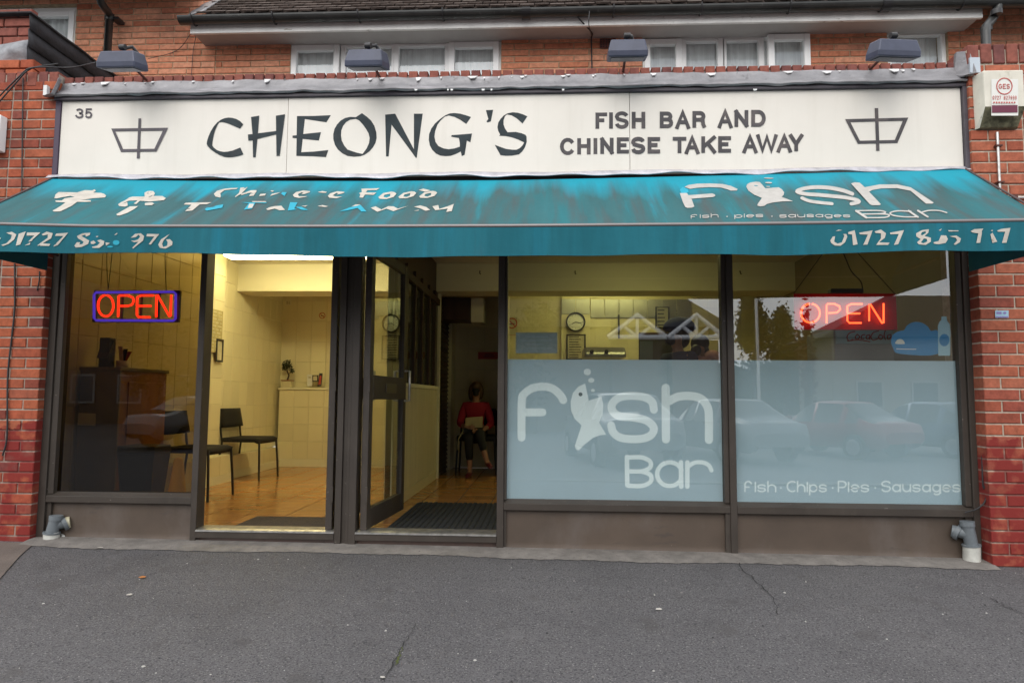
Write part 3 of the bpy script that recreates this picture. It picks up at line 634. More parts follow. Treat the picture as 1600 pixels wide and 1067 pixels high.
# low front eaves
zs = 4.178; FX0 = at(300, 48, 1.07).x; FX1 = at(1532, 24, 1.07).x
box('soffit', FX0, FX1, 1.07+.012, UY+.03, 4.150, 4.160, M_soffit, hs)
box('fascia', FX0, FX1, 1.040, 1.068, 4.122, 4.235, M_fascia, hs, bevel=.003)
g_ = MB(); GY, GZ = .985, 4.225
for (xa, xb) in ((FX0-.06, 5.2),):
    ring = [(GY+.058*math.cos(R(a)), GZ+.052*math.sin(R(a))) for a in range(180, 361, 15)]
    ring2 = [(GY+.052*math.cos(R(a)), GZ+.046*math.sin(R(a))) for a in range(360, 179, -15)]
    pr = ring+ring2; n = len(pr); g_.add([(xa, y, z) for y, z in pr]+[(xb, y, z) for y, z in pr], [(k, (k+1) % n, n+(k+1) % n, n+k) for k in range(n)], smooth=False)
    g_.add([(xa, y, z) for y, z in ring], [tuple(range(len(ring)))])
g_.build('gutter', M_gutter, hs)
for px in (562, 693, 958, 1094, 1232, 1500, 430, 305):
    X = at(px, 30, 1.0).x; br = MB(); br.tube([(X, GY-.064, GZ+.01)]+[(X, GY+.064*math.cos(R(a)), GZ+.058*math.sin(R(a))) for a in range(190, 350, 20)]+[(X, GY+.07, GZ)], .006, 6); br.build('gutter_bracket', M_black, hs)
for px in (822, 1382):
    X = at(px, 25, 1.0).x; br = MB(); ring = [(GY+.064*math.cos(R(a)), GZ+.058*math.sin(R(a))) for a in range(180, 361, 15)]; n = len(ring)
    br.add([(X-.035, y, z) for y, z in ring]+[(X+.035, y, z) for y, z in ring], [(k, k+1, n+k+1, n+k) for k in range(n-1)]); br.build('gutter_joint', M_black, hs, solid=.012)
# tiled roof: thin plain tiles in steep courses
rf = MB(); RY, RZ = .97, 4.245; RA = R(44); rnd_ = random.Random(4)
XRF0 = at(322, 20, 1.0).x
for row in range(15):
    for i in range(58):
        tw = .125; X = XRF0+i*tw+(row % 2)*tw/2+row*.0; 
        if X > 5.2: continue
        s0 = row*.085; ty = rnd_.uniform(-.004, .004); th = .014
        def P(x, s_, h): return (x, RY+s_*math.cos(RA)-h*math.sin(RA), RZ+s_*math.sin(RA)+h*math.cos(RA))
        a = tw*.47; h0 = .030+ty
        rf.add([P(X-a, s0, h0), P(X+a, s0+rnd_.uniform(-.003, .003), h0), P(X+a, s0+.13, .008), P(X-a, s0+.13, .008), P(X-a, s0, h0-th), P(X+a, s0, h0-th)], [(0, 1, 2, 3), (0, 4, 5, 1)])
def P(x, s_, h): return (x, RY+s_*math.cos(RA)-h*math.sin(RA), RZ+s_*math.sin(RA)+h*math.cos(RA))
tag(rf.build('roof_tiles', M_tile_roof, hs), kind='stuff')
MB().add([P(XRF0, -.02, 0), P(6.5, -.02, 0), P(6.5, 4.5, 0), P(XRF0, 4.5, 0)], [(0, 1, 2, 3)]).build('roof', M_tile_roof, hs)
# lead-covered verge at the left end of the roof
MB().grid(lambda u, v: (XRF0-.16*v+.01*math.sin(u*40)*v, P(0, u*1.4, 0)[1], P(0, u*1.4, .05-.06*v)[2]), 20, 3).build('verge_lead', M_lead, hs, solid=.01)
# higher eaves of the left-hand half
box('high_soffit', -6.5, XE+.1, .75, UY+.02, 4.62, 4.64, mat('brown_soffit', (.12, .09, .07), .7), hs)
box('high_fascia', -6.5, XE+.1, .72, .749, 4.60, 4.70, M_gutter, hs)
# air brick
ab = thing('air_brick', (at(950, 65, UY).x, UY, 4.1), 'terracotta perforated air brick under the eaves beside the second window', 'air brick')
A0, A1 = at(937, 62, UY), at(962, 76, UY); box('plate', A0.x, A1.x, UY-.012, UY-.003, A1.z, A0.z, M_brickC, ab)
hb = MB()
for i in range(6):
    for j in range(4): cx_ = A0.x+(A1.x-A0.x)*(i+.5)/6; cz_ = A1.z+(A0.z-A1.z)*(j+.5)/4; hb.box(cx_-.006, cx_+.006, UY-.0135, UY-.0125, cz_-.006, cz_+.006)
hb.build('holes', M_dark, ab)
# rainwater pipes
dp = thing('drainpipe', (-3.4, 1.2, 3.2), 'black rainwater pipe with a swan neck on the brick wall behind the leftmost floodlight', 'drainpipe')
a = at(171, 28, 1.2); MB().tube([at(150, -20, .95), at(158, 5, 1.0), at(169, 20, 1.15), a, (a.x, 1.2, 3.0)], .033, 12).build('pipe', M_gutter, dp)
MB().cyl((a.x, 1.2, a.z-.03), (a.x, 1.2, a.z+.03), .04).build('collar', M_gutter, dp)
q = at(184, 34, 1.25); MB().box(a.x+.02, a.x+.085, 1.19, 1.29, q.z-.012, q.z+.012).build('bracket', M_black, dp)
dp = thing('drainpipe', (3.9, .9, 3.2), 'black rainwater pipe bending down behind the right pier', 'drainpipe')
MB().tube([at(1560, 6, .98), at(1558, 18, .98), at(1549, 33, .9), at(1541, 42, .85), at(1540, 52, .8), (at(1540, 60, .8).x, .8, 3.1)], .034, 12).build('pipe', M_gutter, dp)
for (x, y) in ((1557, 20), (1541, 46)): q = at(x, y, .87); MB().cyl(q+Vector((0, 0, -.02)), q+Vector((0, 0, .02)), .041).build('collar', M_black, dp)
def cable(pts, r=.004, m=M_black, label='', name='cable', sm=5):
    P_ = [Vector(p) for p in pts]
    if len(P_) > 2:
        o = []
        for i in range(len(P_)-1):
            p0 = P_[i-1] if i else P_[0]*2-P_[1]; p3 = P_[i+2] if i < len(P_)-2 else P_[-1]*2-P_[-2]
            for k in range(sm):
                t = k/sm; o.append(.5*((2*P_[i])+(P_[i+1]-p0)*t+(2*p0-5*P_[i]+4*P_[i+1]-p3)*t*t+(3*P_[i]-p0-3*P_[i+1]+p3)*t*t*t))
        P_ = o+[P_[-1]]
    return tag(MB().tube(P_, r, 6).build(name, m), label, 'cable')
cable([at(890, 10, 1.02), at(905, 30, 1.0), at(925, 52, 1.15), at(924, 62, 1.28), at(925, 112, 1.28)], .006, label='black cable dropping from the gutter down the brickwork between the first floor windows')
cable([at(921, 18, .92), at(920, 38, .93), at(924, 55, 1.2)], .004, label='short black cable looping over the gutter above the middle of the sign')
cable([at(300, 50, 1.2), at(282, 75, 1.27), at(262, 85, 1.28), at(232, 92, 1.0)], .003, label='thin black wire curving across the brick wall right of the leftmost floodlight')
cable([at(306, 58, 1.27), at(302, 80, 1.28), at(299, 118, 1.28)], .003, label='thin black wire hanging straight down the brick wall below the end of the gutter')
cable([at(-12, 162, -.09), at(30, 120, -.09), at(52, 106, -.09), at(110, 106, .1), at(150, 98, -.2)], .005, label='upper black cable slung from the left pier towards the leftmost floodlight')
cable([at(-12, 172, -.09), at(25, 130, -.09), at(48, 108, -.09), at(90, 100, .1)], .005, label='lower black cable crossing the top of the left pier')
cable([at(36, 122, -.072), at(35, 200, -.070), at(34, 300, -.071)], .004, label='black cable running down the upper left pier above the awning')
cable([at(23, 412, -.072), at(23, 480, -.072), at(18, 530, -.070), at(12, 590, -.072), at(11, 680, -.072), at(4, 712, -.072)], .0055, label='black cable wandering down the left pier below the awning')
cable([at(62, 424, -.068), at(61, 440, -.070), at(58, 454, -.066)], .004, label='short black cable end below the left corner of the awning')

# ================================================================== PARAPET, LEAD, SIGN
box('return_wall', -3.9, -3.26, .1005, .16, -.1, 2.5, M_mortL, lp_)
box('return_wall', 3.005, 3.9, .1005, .16, -.1, 2.5, M_mortR, rp_)
pp = thing('brick_parapet', (0, 0, 3.1), 'low brick parapet with a brick on edge coping above the sign', 'parapet')
box('core', XL, XR, 0.0, .20, 2.5, 3.20, M_mortC, pp)
coping(pp, XL, XR, -.012, 3.178, .098, .0713, .225)
MB().box(-6, 6, .2, 1.31, 3.02, 3.05).build('flat_roof', M_felt, pp)
fl = thing('lead_flashing', (0, -.1, 3.1), 'grey wrinkled lead flashing dressed over the top of the sign', 'flashing')
def leadf(u, v):
    X = XL+(XR-XL)*u; w1 = .002*math.sin(X*7)+.002*math.sin(X*19+2)+.0015*math.sin(X*41)
    prof = [(-.016, 3.184), (-.028, 3.152), (-.042, 3.118), (-.078, 3.088), (-.098, 3.066), (-.086, 3.056)]
    k = v*5; i = min(int(k), 4); t = k-i; y = prof[i][0]*(1-t)+prof[i+1][0]*t; z = prof[i][1]*(1-t)+prof[i+1][1]*t
    bumpy = .003*math.sin(X*11+v*5)*math.sin(v*3.1)+.002*math.sin(X*37+v*9)*math.sin(v*3.1)
    return (X, y-bumpy-w1*v, z+(.003*math.sin(X*13)+.002*math.sin(X*31)) * (1 if v in (0, 1) else .3)+w1*.5)
MB().grid(leadf, 260, 10).build('lead_sheet', M_lead, fl)
se = MB(); rs = random.Random(11)
for px in [120, 133, 168, 200, 230, 242, 305, 420, 560, 580, 598, 655, 690, 780, 800, 880, 930, 975, 1020, 1110, 1230, 1290, 1310, 1408, 1425, 1498]+[rs.uniform(110, 1500) for _ in range(8)]:
    X = at(px, 118, 0).x; wd_ = rs.uniform(.004, .022) if rs.random() < .8 else .035; z = 3.178+rs.uniform(-.006, .003); L_ = rs.uniform(.006, .018) if wd_ < .02 else rs.uniform(.014, .03)
    se.add([(X-wd_, -.014, z+.004), (X+wd_, -.014, z+.004), (X+wd_*.5, -.022-L_*.8, z-L_), (X-wd_*.3, -.022-L_*.9, z-L_*1.2)], [(0, 1, 2, 3)])
for px in [700, 706, 755, 768, 880, 650, 1180]:
    q = at(px, 141, -.10); w_ = rs.uniform(.006, .018); se.add([(q.x-w_, -.100, q.z+.006), (q.x+w_, -.100, q.z+.005), (q.x+w_*.6, -.102, q.z-.004), (q.x-w_*.7, -.102, q.z-.006)], [(0, 1, 2, 3)])
tag(se.build('sealant', M_seal, fl, solid=.006), kind='stuff')
for (xa, xb, s_) in ((XL-.055, XL+.02, 1), (XR-.04, XR+.03, -1)):
    zb, zt2 = (3.04, 3.215) if s_ == 1 else (3.08, 3.29)
    mb = MB(); mb.prism([(xa, -.135, zb), (xb, -.15, zb+.01), (xb+.01*s_, -.10, zt2-.03), (xa+.02, -.03, zt2), (xa, -.03, zb+.05)], (0, .03, 0)); mb.build('corner_lead', M_lead, fl, bevel=.006)
box('corner_tag', XR+.002, XR+.065, -.125, -.112, 3.10, 3.20, mat('zinc_tag', (.45, .5, .55), .4, .3), fl)
box('corner_tag', XL-.075, XL-.05, -.10, -.07, 3.06, 3.13, M_seal, fl)

sg = thing('shop_sign', (0, -.05, 2.77), 'long white fascia sign reading CHEONG\'S FISH BAR AND CHINESE TAKE AWAY with number 35', 'sign')
SX0, SX1, SZ0, SZ1 = at(94, 215, -.05).x, at(1503, 200, -.05).x, 2.50, 3.035
j1, j2 = at(449, 215, -.05).x, at(984, 215, -.05).x
for a, b, y in ((SX0, j1-.0015, -.050), (j1+.0015, j2-.0015, -.052), (j2+.0015, SX1, -.0505)): box('panel', a, b, y, -.02, SZ0-.01, SZ1, M_white, sg, bevel=.002)
box('backing', SX0, SX1, -.018, .0, SZ0-.01, SZ1, M_dark, sg)
tb = MB(); tb.box(SX0-.045, SX1+.035, -.075, -.0, SZ1+.001, SZ1+.026); tb.build('top_trim', M_signfr, sg, bevel=.003)
box('side_trim', SX1+.002, SX1+.035, -.075, -.0, SZ0-.01, SZ1, M_signfr, sg, bevel=.003)
box('side_trim', SX0-.04, SX0-.002, -.060, -.0, SZ0-.01, SZ1, mat('purple_trim', (.05, .03, .06), .5), sg, bevel=.003)
def sgf(px, py, k): return at(px, py, -.0530-.00015*k)
def word(letters, m, lab=None):
    i = Ink(sgf)
    for f in letters: f(i)
    o = i.build('lettering', m, sg)
    return o
T1 = (310, 160, 10); T2 = (450, 160, 10); T3 = (590, 160, 10); T4 = (720, 160, 10)
C_ = [(700,345),(650,295),(590,262),(530,245),(470,240),(410,250),(350,275),(290,320),(235,385),(190,460),(155,540),(135,610),(130,650),(140,680),(190,735),(260,785),(330,825),(400,852),(460,860),(530,857),(600,845),(660,830),(702,812),(655,708),(600,730),(530,757),(460,772),(400,777),(340,768),(290,748),(240,710),(215,675),(218,620),(232,540),(250,470),(275,400),(300,345),(325,312),(360,308),(430,320),(520,355),(590,387),(650,412)]
H_ = [[(822,232),(950,210),(930,480),(893,860),(853,860),(845,500)],[(773,505),(848,498),(925,487),(1215,450),(1215,500),(925,572),(850,595),(780,602)],[(1210,212),(1353,188),(1270,835),(1220,840)]]
E_ = [[(140,217),(268,217),(200,840),(130,838)],[(140,217),(400,216),(670,203),(600,315),(255,262)],[(70,522),(135,517),(235,498),(515,468),(482,600),(225,572),(70,558)],[(190,783),(400,772),(630,748),(592,858),(400,845),(130,838)]]
O1 = [(1060,235),(1155,172),(1230,225),(1300,290),(1350,370),(1380,470),(1385,560),(1365,640),(1325,710),(1270,770),(1200,820),(1130,845),(1030,853),(930,840),(850,800),(780,740),(735,670),(708,580),(707,500),(725,420),(765,350),(820,290),(890,248),(970,230)]
O2 = [(1060,262),(970,275),(910,310),(860,370),(832,440),(828,520),(840,600),(880,680),(930,740),(1000,765),(1080,790),(1165,808),(1230,720),(1265,640),(1275,560),(1260,490),(1220,420),(1170,350),(1110,285)]
N_ = [(118,195),(275,180),(567,735),(567,180),(705,180),(612,868),(595,866),(218,352),(172,848),(132,848)]
G_ = [(1460,232),(1380,205),(1290,180),(1200,170),(1130,175),(1060,205),(980,260),(900,330),(840,410),(805,500),(800,590),(815,670),(850,740),(910,800),(980,835),(1060,842),(1140,838),(1220,810),(1300,770),(1315,843),(1360,822),(1395,600),(1450,628),(1475,490),(1320,503),(1155,515),(1150,540),(1270,560),(1285,640),(1285,695),(1200,722),(1110,735),(1030,722),(950,685),(905,620),(888,540),(900,450),(935,350),(990,280),(1050,225),(1110,208),(1200,230),(1290,275),(1385,340)]
Q_ = [(392,125),(505,120),(470,300),(415,318),(400,300),(430,265)]
S_ = [(1040,222),(970,190),(890,165),(810,158),(730,175),(670,210),(620,262),(585,320),(572,390),(585,450),(615,505),(600,525),(700,530),(800,550),(900,585),(990,630),(965,675),(920,720),(870,742),(800,742),(710,730),(620,700),(530,665),(620,828),(700,838),(800,835),(910,815),(960,770),(1005,700),(1030,620),(1028,540),(1010,510),(950,485),(860,465),(730,470),(690,410),(668,350),(668,280),(690,220),(720,192),(790,205),(870,250),(965,335)]
for loops, T in (([C_], T1), (H_, T1), (E_, T2), ([[O1, O2]], T2), ([N_], T3), ([G_], T3), ([Q_], T4), ([S_], T4)):
    i = Ink(sgf)
    for lp in loops: i.poly(lp, T)
    i.build('letter', M_ink, sg)
pot1 = [[(668,182),(718,182),(690,925),(635,925)],[(160,370),(1215,355),(1180,408),(205,422)],[(165,372),(235,415),(385,755),(342,803)],[(342,803),(362,750),(990,744),(1000,795)],[(1215,355),(1125,400),(960,750),(1000,795)]]
pot2 = [[(763,107),(825,107),(850,868),(790,868)],[(235,303),(1363,275),(1325,330),(290,357)],[(235,303),(325,350),(500,692),(462,742)],[(462,742),(490,688),(1140,675),(1170,728)],[(1363,275),(1270,325),(1120,680),(1170,728)]]
for pl, T, m in ((pot1, (160, 170, 11.86), M_signfr), (pot2, (1300, 160, 11.43), M_ink2)):
    i = Ink(sgf)
    for lp in pl: i.poly(lp, T)
    i.build('pot_emblem', m, sg)
def capsword(seq, T, wd, m=M_ink2):
    i = Ink(sgf)
    for ch, xa, xb, ya, yb in seq: caps(i, ch, T[0]+xa/T[2], T[1]+ya/T[2], T[0]+xb/T[2], T[1]+yb/T[2], wd/T[2])
    i.build('lettering', m, sg)
Ta = (860, 160, 7.273); Tb = (1060, 160, 7.273)
capsword([('F',512,645,118,303),('I',670,708,116,301),('S',733,890,104,304),('H',925,1078,110,297)], Ta, 43)
capsword([('B',1243,1395,107,294),('A',1420,1588,104,292),('R',1614,1766,101,289)], Ta, 43)
capsword([('A',447,617,94,284),('N',637,795,90,281),('D',828,993,88,278)], Tb, 43)
capsword([('C',108,280,405,602),('H',305,457,409,594),('I',493,530,408,590),('N',567,718,404,588),('E',755,893,400,583),('S',918,1078,393,588),('E',1105,1247,396,580)], Ta, 43)
capsword([('T',1390,1545,394,578),('A',1527,1695,392,578),('K',1715,1883,388,574),('E',1907,2053,386,572)], Ta, 43)
capsword([('A',728,900,380,568),('W',885,1128,374,562),('A',1118,1290,373,560),('Y',1258,1420,370,556)], Tb, 43)
capsword([('3',310,376,372,455),('5',387,450,372,455)], (60, 100, 5.34), 15, M_signfr)
# lower drip lead under the sign
MB().grid(lambda u, v: (SX0-.06+(SX1-SX0+.12)*u, -.055-.03*v+.003*math.sin(u*90), 2.515-.032*v-.012*math.sin(u*math.pi)+.006*math.sin(u*47)*v+.005*math.sin(u*111)*v+.004*math.sin(u*31)), 260, 3).build('drip_lead', mat('pale_lead', (.50, .49, .53), .45, .3, var=(12, .25), bump=(12, .5, .01)), sg, solid=.006)

# ================================================================== AWNING
TOPC = [(-3.061, 2.480), (-2.096, 2.458), (-.8, 2.445), (.059, 2.443), (1.181, 2.458), (2.116, 2.474), (2.926, 2.487)]
BARC = [(-2.833, 1.988), (-2.303, 1.972), (-1, 1.963), (.096, 1.960), (1.5, 1.964), (2.419, 1.971), (2.814, 1.975)]
VALC = [(-2.814, 1.826), (-2.287, 1.817), (-.86, 1.792), (.098, 1.788), (1.235, 1.793), (2.406, 1.809), (2.799, 1.808)]
AX0, AX1, AYT, AYB = -3.075, 2.945, -.075, -.77
aw = thing('shop_awning', (0, -.4, 2.2), 'faded teal canvas awning with streaks and peeling cream lettering over the shopfront', 'awning')
def awp(X, t, off=0.):
    zt_, zb_ = interp(TOPC, X), interp(BARC, X); y = AYT+(AYB-AYT)*t; z = zt_+(zb_-zt_)*t
    wv = (-.010+.007*math.cos(X*6.28/1.5)+.004*math.sin(X*4+1)+.0025*math.sin(X*13+t*5))*math.sin(t*3.14)
    n = Vector((0, -(zt_-zb_), (AYT-AYB))).normalized(); n = Vector((0, -abs(zt_-zb_), abs(AYT-AYB))).normalized()
    q = Vector((X, y, z))+n*(off+wv); return q
MB().grid(lambda u, v: awp(AX0+(AX1-AX0)*u, v), 160, 14).build('canopy', M_teal, aw)
MB().grid(lambda u, v: awp(AX0+(AX1-AX0)*u, v, -.006), 60, 8).build('lining', M_under, aw)
def val(X, v, off=0.):
    zt_, zb_ = interp(BARC, X)-.012, interp(VALC, X)+.004*math.sin(X*2.7)+.003*math.sin(X*6.1+1)
    return Vector((X, AYB-.012-off+v*(.010*math.sin(X*5.1)+.006*math.sin(X*12.7+1)), zt_+(zb_-zt_)*v))
MB().grid(lambda u, v: val(AX0+(AX1-AX0)*u, v), 260, 6).build('valance', M_teal2, aw)
MB().grid(lambda u, v: val(AX0+(AX1-AX0)*u, v, -.004), 120, 4).build('valance_lining', M_under, aw)
MB().tube([(X, AYB-.004, interp(BARC, X)-.002) for X in [AX0+(AX1-AX0)*k/40 for k in range(41)]], .011, 8).build('front_bar', mat('bar_grey', (.22, .2, .2), .4, .5), aw)
for X, s_ in ((AX0, 1), (AX1, -1)):
    zt_, zb_ = interp(TOPC, X), interp(BARC, X); vb = interp(VALC, X)
    MB().add([(X, AYT, zt_-.004), (X, AYB-.008, zb_-.01), (X, AYB-.008, vb+.01), (X, -.07, vb+.02)], [(0, 1, 2, 3)]).build('side_panel', M_teal2, aw, solid=.003)
    MB().tube([(X-.004*s_, AYT, zt_+.004), (X-.004*s_, AYB-.01, zb_+.002)], .006, 6).build('edge_piping', mat('brown_piping', (.09, .06, .06), .7), aw)
    MB().tube([(X+.06*s_, -.06, 1.96), (X+.06*s_, AYB+.02, zb_-.02)], .012, 8).build('folding_arm', M_black, aw)
def awf(px, py, k):
    X = at(px, py, -.4).x
    for _ in range(6):
        a = awp(X, 0); b = awp(X, 1); c = awp(X+.05, .5)-awp(X-.05, .5); n = (b-a).cross(c); r = ray(px, py); t = (a-CAM).dot(n)/r.dot(n); q = CAM+r*t; X = q.x
    t = (AYT-q.y)/(AYT-AYB); return awp(q.x, t, .0035+.0001*k)
def vaf(px, py, k):
    q = at(px, py, AYB-.012)
    for _ in range(3):
        z0, z1 = interp(BARC, q.x)-.012, interp(VALC, q.x); v = (z0-q.z)/(z0-z1); q = at(px, py, val(q.x, v).y)
    return Vector((q.x, q.y-.003-.0001*k, q.z))
def inkset(fn, name, T, polys, m, parent, holes_=()):
    i = Ink(fn)
    for p in polys: i.poly(p, T)
    return i.build(name, m, parent)
A1_ = (70, 280, 8.)
inkset(awf, 'emblem_letter', A1_, [[(120,240),(135,200),(175,170),(400,165),(500,135),(590,135),(620,122),(635,138),(600,158),(700,160),(745,175),(762,195),(745,213),(600,225),(500,240),(430,245),(570,250),(570,268),(500,272),(400,272),(340,320),(250,370),(190,400),(110,403),(95,390),(140,365),(200,325),(255,283),(135,280),(130,265),(210,260),(245,235),(300,225),(370,215),(320,205),(210,225),(150,240)]], M_cream, aw)
inkset(awf, 'emblem_letter', A1_, [[(885,412),(960,360),(1050,305),(1155,300),(1100,345),(1020,395),(930,433),(895,430)],[(1050,205),(1090,195),(1240,190),(1240,150),(1290,130),(1350,132),(1370,155),(1350,182),(1460,182),(1505,208),(1480,232),(1300,245),(1240,240),(1180,235),(1130,275),(1100,270),(1150,232),(1040,240),(950,280),(1020,255),(1025,295),(990,308),(920,305),(905,285),(940,262),(1000,235)],[(1240,262),(1330,255),(1360,272),(1330,292),(1240,292)]], M_cream, aw)
B1 = (270, 280, 6.957); B2 = (480, 280, 6.4)
def letters(fn, T, sets, m=M_cream, name='lettering', parent=None):
    for polys in sets: inkset(fn, name, T, polys, m, parent or aw)
letters(awf, B1, [
 [[(712,97),(640,98),(560,105),(480,125),(445,155),(460,182),(515,195),(520,180),(515,150),(560,120),(640,112),(690,110)]],
 [[(735,95),(815,90),(745,160),(680,196),(675,190),(720,150)],[(745,160),(850,125),(910,125),(912,140),(880,190),(830,192),(855,150),(740,178)]],
 [[(940,195),(955,172),(1015,168),(1005,190)],[(1062,138),(1080,132),(1105,140),(1085,150)]],
 [[(1060,195),(1080,170),(1170,155),(1150,165),(1080,190)]],
 [[(1490,130),(1420,125),(1340,145),(1305,175),(1320,195),(1370,202),(1440,190),(1460,182),(1370,185),(1360,165),(1400,145),(1420,150),(1395,165),(1440,158),(1490,140)]],
 [[(135,243),(420,243),(370,262),(290,262),(210,330),(130,338),(200,265),(115,262)]],
 [[(860,252),(1010,250),(1020,258),(870,262)],[(835,280),(885,280),(865,320),(815,325)]],
 [[(1015,330),(1045,312),(1110,295),(1180,290),(1220,335),(1160,340),(1110,322),(1035,340)]],
 [[(1395,290),(1470,280),(1440,297)]]])
letters(awf, B1, [[[(550,275),(540,315),(450,330),(370,342),(345,325),(365,305),(440,300),(470,285)]], [[(740,262),(1030,262),(1010,270),(900,270),(860,330),(775,342),(830,275)]], [[(1275,250),(1355,250),(1320,318),(1345,330),(1250,342)],[(1330,300),(1400,300),(1470,335),(1400,332)]], [[(1190,150),(1240,150),(1215,190),(1180,170)]]], M_cyan)
ring_ = [(890,125),(870,112),(840,108),(760,120),(708,155),(720,170),(790,172),(860,155)]; hol = [(830,125),(770,135),(760,152),(790,160),(825,148)]
i = Ink(awf); i.poly([[(105,125),(150,115),(195,122),(185,132),(130,130)]][0], B2); i.build('lettering', M_cream, aw)
letters(awf, B2, [[[(370,120),(300,115),(230,135),(205,160),(220,178),(290,182),(350,165),(280,165),(255,155),(290,130),(310,135),(290,148),(350,135),(370,128)]],
 [[(540,90),(725,82),(690,98),(600,102),(585,120),(690,118),(660,138),(575,138),(555,165),(520,165),(530,135),(515,130),(545,118)]],
 [[(440,250),(480,228),(530,228),(480,245)]], [[(100,265),(150,252),(210,262),(180,270)]],
 [[(630,258),(680,243),(740,280),(810,245),(860,250),(905,275),(1010,248),(860,303),(790,272),(700,306)]],
 [[(1065,258),(1130,245),(1190,262),(1228,293),(1180,300),(1130,275)],[(1060,300),(1120,288),(1110,298)]],
 [[(1250,255),(1310,243),(1320,285),(1400,262),(1465,240),(1445,318),(1390,322),(1405,285),(1280,298)]]])
for dx, ex in ((0, []), (200, []), (410, [(1115,100),(1160,88),(1235,108),(1180,118)])):
    i = Ink(awf); i.poly([[(x+dx, y+(3 if dx == 410 else 0)) for x, y in ring_], [(x+dx, y+(3 if dx == 410 else 0)) for x, y in reversed(hol)]], B2)
    if ex: i.poly(ex, B2)
    i.build('lettering', M_cream, aw)
letters(awf, B2, [[[(320,305),(420,260),(530,230),(590,300),(540,300),(500,262),(400,290)]]], M_cyan)
F1 = (1050, 270, 7.62); F2 = (1240, 270, 6.154)
letters(awf, F1, [[[(95,225),(180,225),(195,245),(235,290),(268,385),(240,398),(185,398),(160,385),(130,320)],[(185,250),(480,243),(512,258),(515,275),(490,285),(240,290)],[(150,160),(200,140),(300,128),(450,128),(600,140),(700,165),(780,205),(770,222),(700,222),(660,205),(580,180),(450,170),(300,172),(215,182)]]], M_fright)
letters(awf, F1, [[[(95,190),(130,160),(190,185),(200,215),(170,230),(110,225)]]], M_cyan)
fb = Ink(awf); fb.poly([(885,180),(890,150),(930,125),(1000,115),(1045,118),(1110,190),(1270,175),(1310,200),(1335,235),(1330,265),(1305,290),(1440,345),(1320,345),(1200,358),(1130,375),(1100,398),(1050,405),(1015,395),(1020,375),(1070,305),(980,270),(910,225)], F1, 0)
fb.ell(998, 162, 24, 5, F1, 1); fb.ell(1150, 124, 42, 9, F1, 0); fb.ell(1143, 169, 24, 5, F1, 0); fb.ell(1150, 72, 60, 6, F1, 0)
fb.build('fish_emblem', [M_fright, M_teal], aw)
i = Ink(awf); i.stroke([(570,182),(480,155),(350,138),(200,138),(80,158),(35,182),(110,205),(300,213),(500,220),(610,240),(630,262),(560,283)], 36, F2, True, 4); i.stroke([(80,247),(150,275),(250,287),(370,292)], 32, F2, True, 4); i.build('lettering', M_fright, aw)
i = Ink(awf); i.poly([(555,90),(590,80),(640,82),(690,120),(845,285),(830,295),(760,295),(740,285)], F2); i.poly([(690,120),(830,98),(1000,100),(1130,125),(1200,165),(1355,265),(1340,275),(1280,275),(1130,155),(1000,132),(850,132),(760,145),(725,165),(700,145)], F2); i.build('lettering', M_fright, aw)
i = Ink(awf); i.stroke([(605,358),(700,432)], 24, F2); i.stroke([(610,356),(800,353),(880,366),(870,384),(800,391),(660,393)], 14, F2, True, 3); i.stroke([(800,391),(900,396),(920,412),(870,431),(700,434)], 14, F2, True, 3)
i.stroke([(1130,360),(1000,358),(930,380),(960,408),(1060,424),(1180,424)], 14, F2, True, 3); i.stroke([(1110,355),(1195,425)], 20, F2); i.stroke([(1200,352),(1290,422)], 20, F2); i.stroke([(1230,372),(1300,350),(1400,350),(1475,375)], 13, F2, True, 3); i.build('lettering', M_fright, aw)
for t_, a, b in (('fish', 1080, 1122), ('pies', 1148, 1192), ('sausages', 1218, 1328)):
    i = Ink(awf); rounded(i, t_, a, b, 341, 340, 4.2, 1.1, .3); i.build('lettering', M_fright, aw)
i = Ink(awf); i.ell(1136, 339, 1.3, .8); i.ell(1206, 339, 1.3, .8); i.build('lettering', M_fright, aw)
V1 = (0, 350, 5.714); V2 = (1280, 350, 5.)
letters(vaf, V1, [[[(60,80),(110,72),(150,95),(130,140),(80,180),(30,198),(15,188),(60,175),(100,135),(110,100),(75,88)],[(-10,125),(12,125),(8,138),(-12,135)]],
 [[(170,90),(235,68),(185,185),(145,195)]], [[(245,78),(365,78),(300,135),(285,155),(255,160),(310,105),(240,105)],[(222,195),(275,168),(270,185)]],
 [[(375,95),(420,70),(475,85),(460,130),(385,175),(455,180),(440,198),(335,195),(360,175),(430,125),(430,95),(390,105)]],
 [[(505,88),(612,80),(520,190),(475,205),(570,110),(495,108)]],
 [[(690,110),(740,85),(810,80),(805,100),(770,115),(765,95),(730,110),(800,150),(790,180),(730,208),(680,212),(668,195),(690,165),(720,165),(710,185),(740,180),(750,160),(700,130)]],
 [[(815,178),(812,160),(840,150),(860,170),(835,182)],[(870,150),(900,140),(935,155),(930,185),(890,215),(830,215),(825,205),(870,195),(895,170)],[(858,112),(880,108),(880,116),(865,120)]],
 [[(945,165),(985,172),(950,195)],[(1025,98),(1050,80),(1050,92),(1030,102)]],
 [[(1170,125),(1210,90),(1260,85),(1290,110),(1280,150),(1190,222),(1185,212),(1240,160),(1200,165),(1172,150),(1205,150),(1235,140),(1255,115),(1240,98),(1215,120)]],
 [[(1315,90),(1425,92),(1350,185),(1330,183),(1380,115),(1310,112)]],
 [[(1520,90),(1440,140),(1415,185),(1430,215),(1480,222),(1540,190),(1543,160),(1520,138),(1485,140),(1500,165),(1495,195),(1460,208),(1450,180),(1465,145)]]])
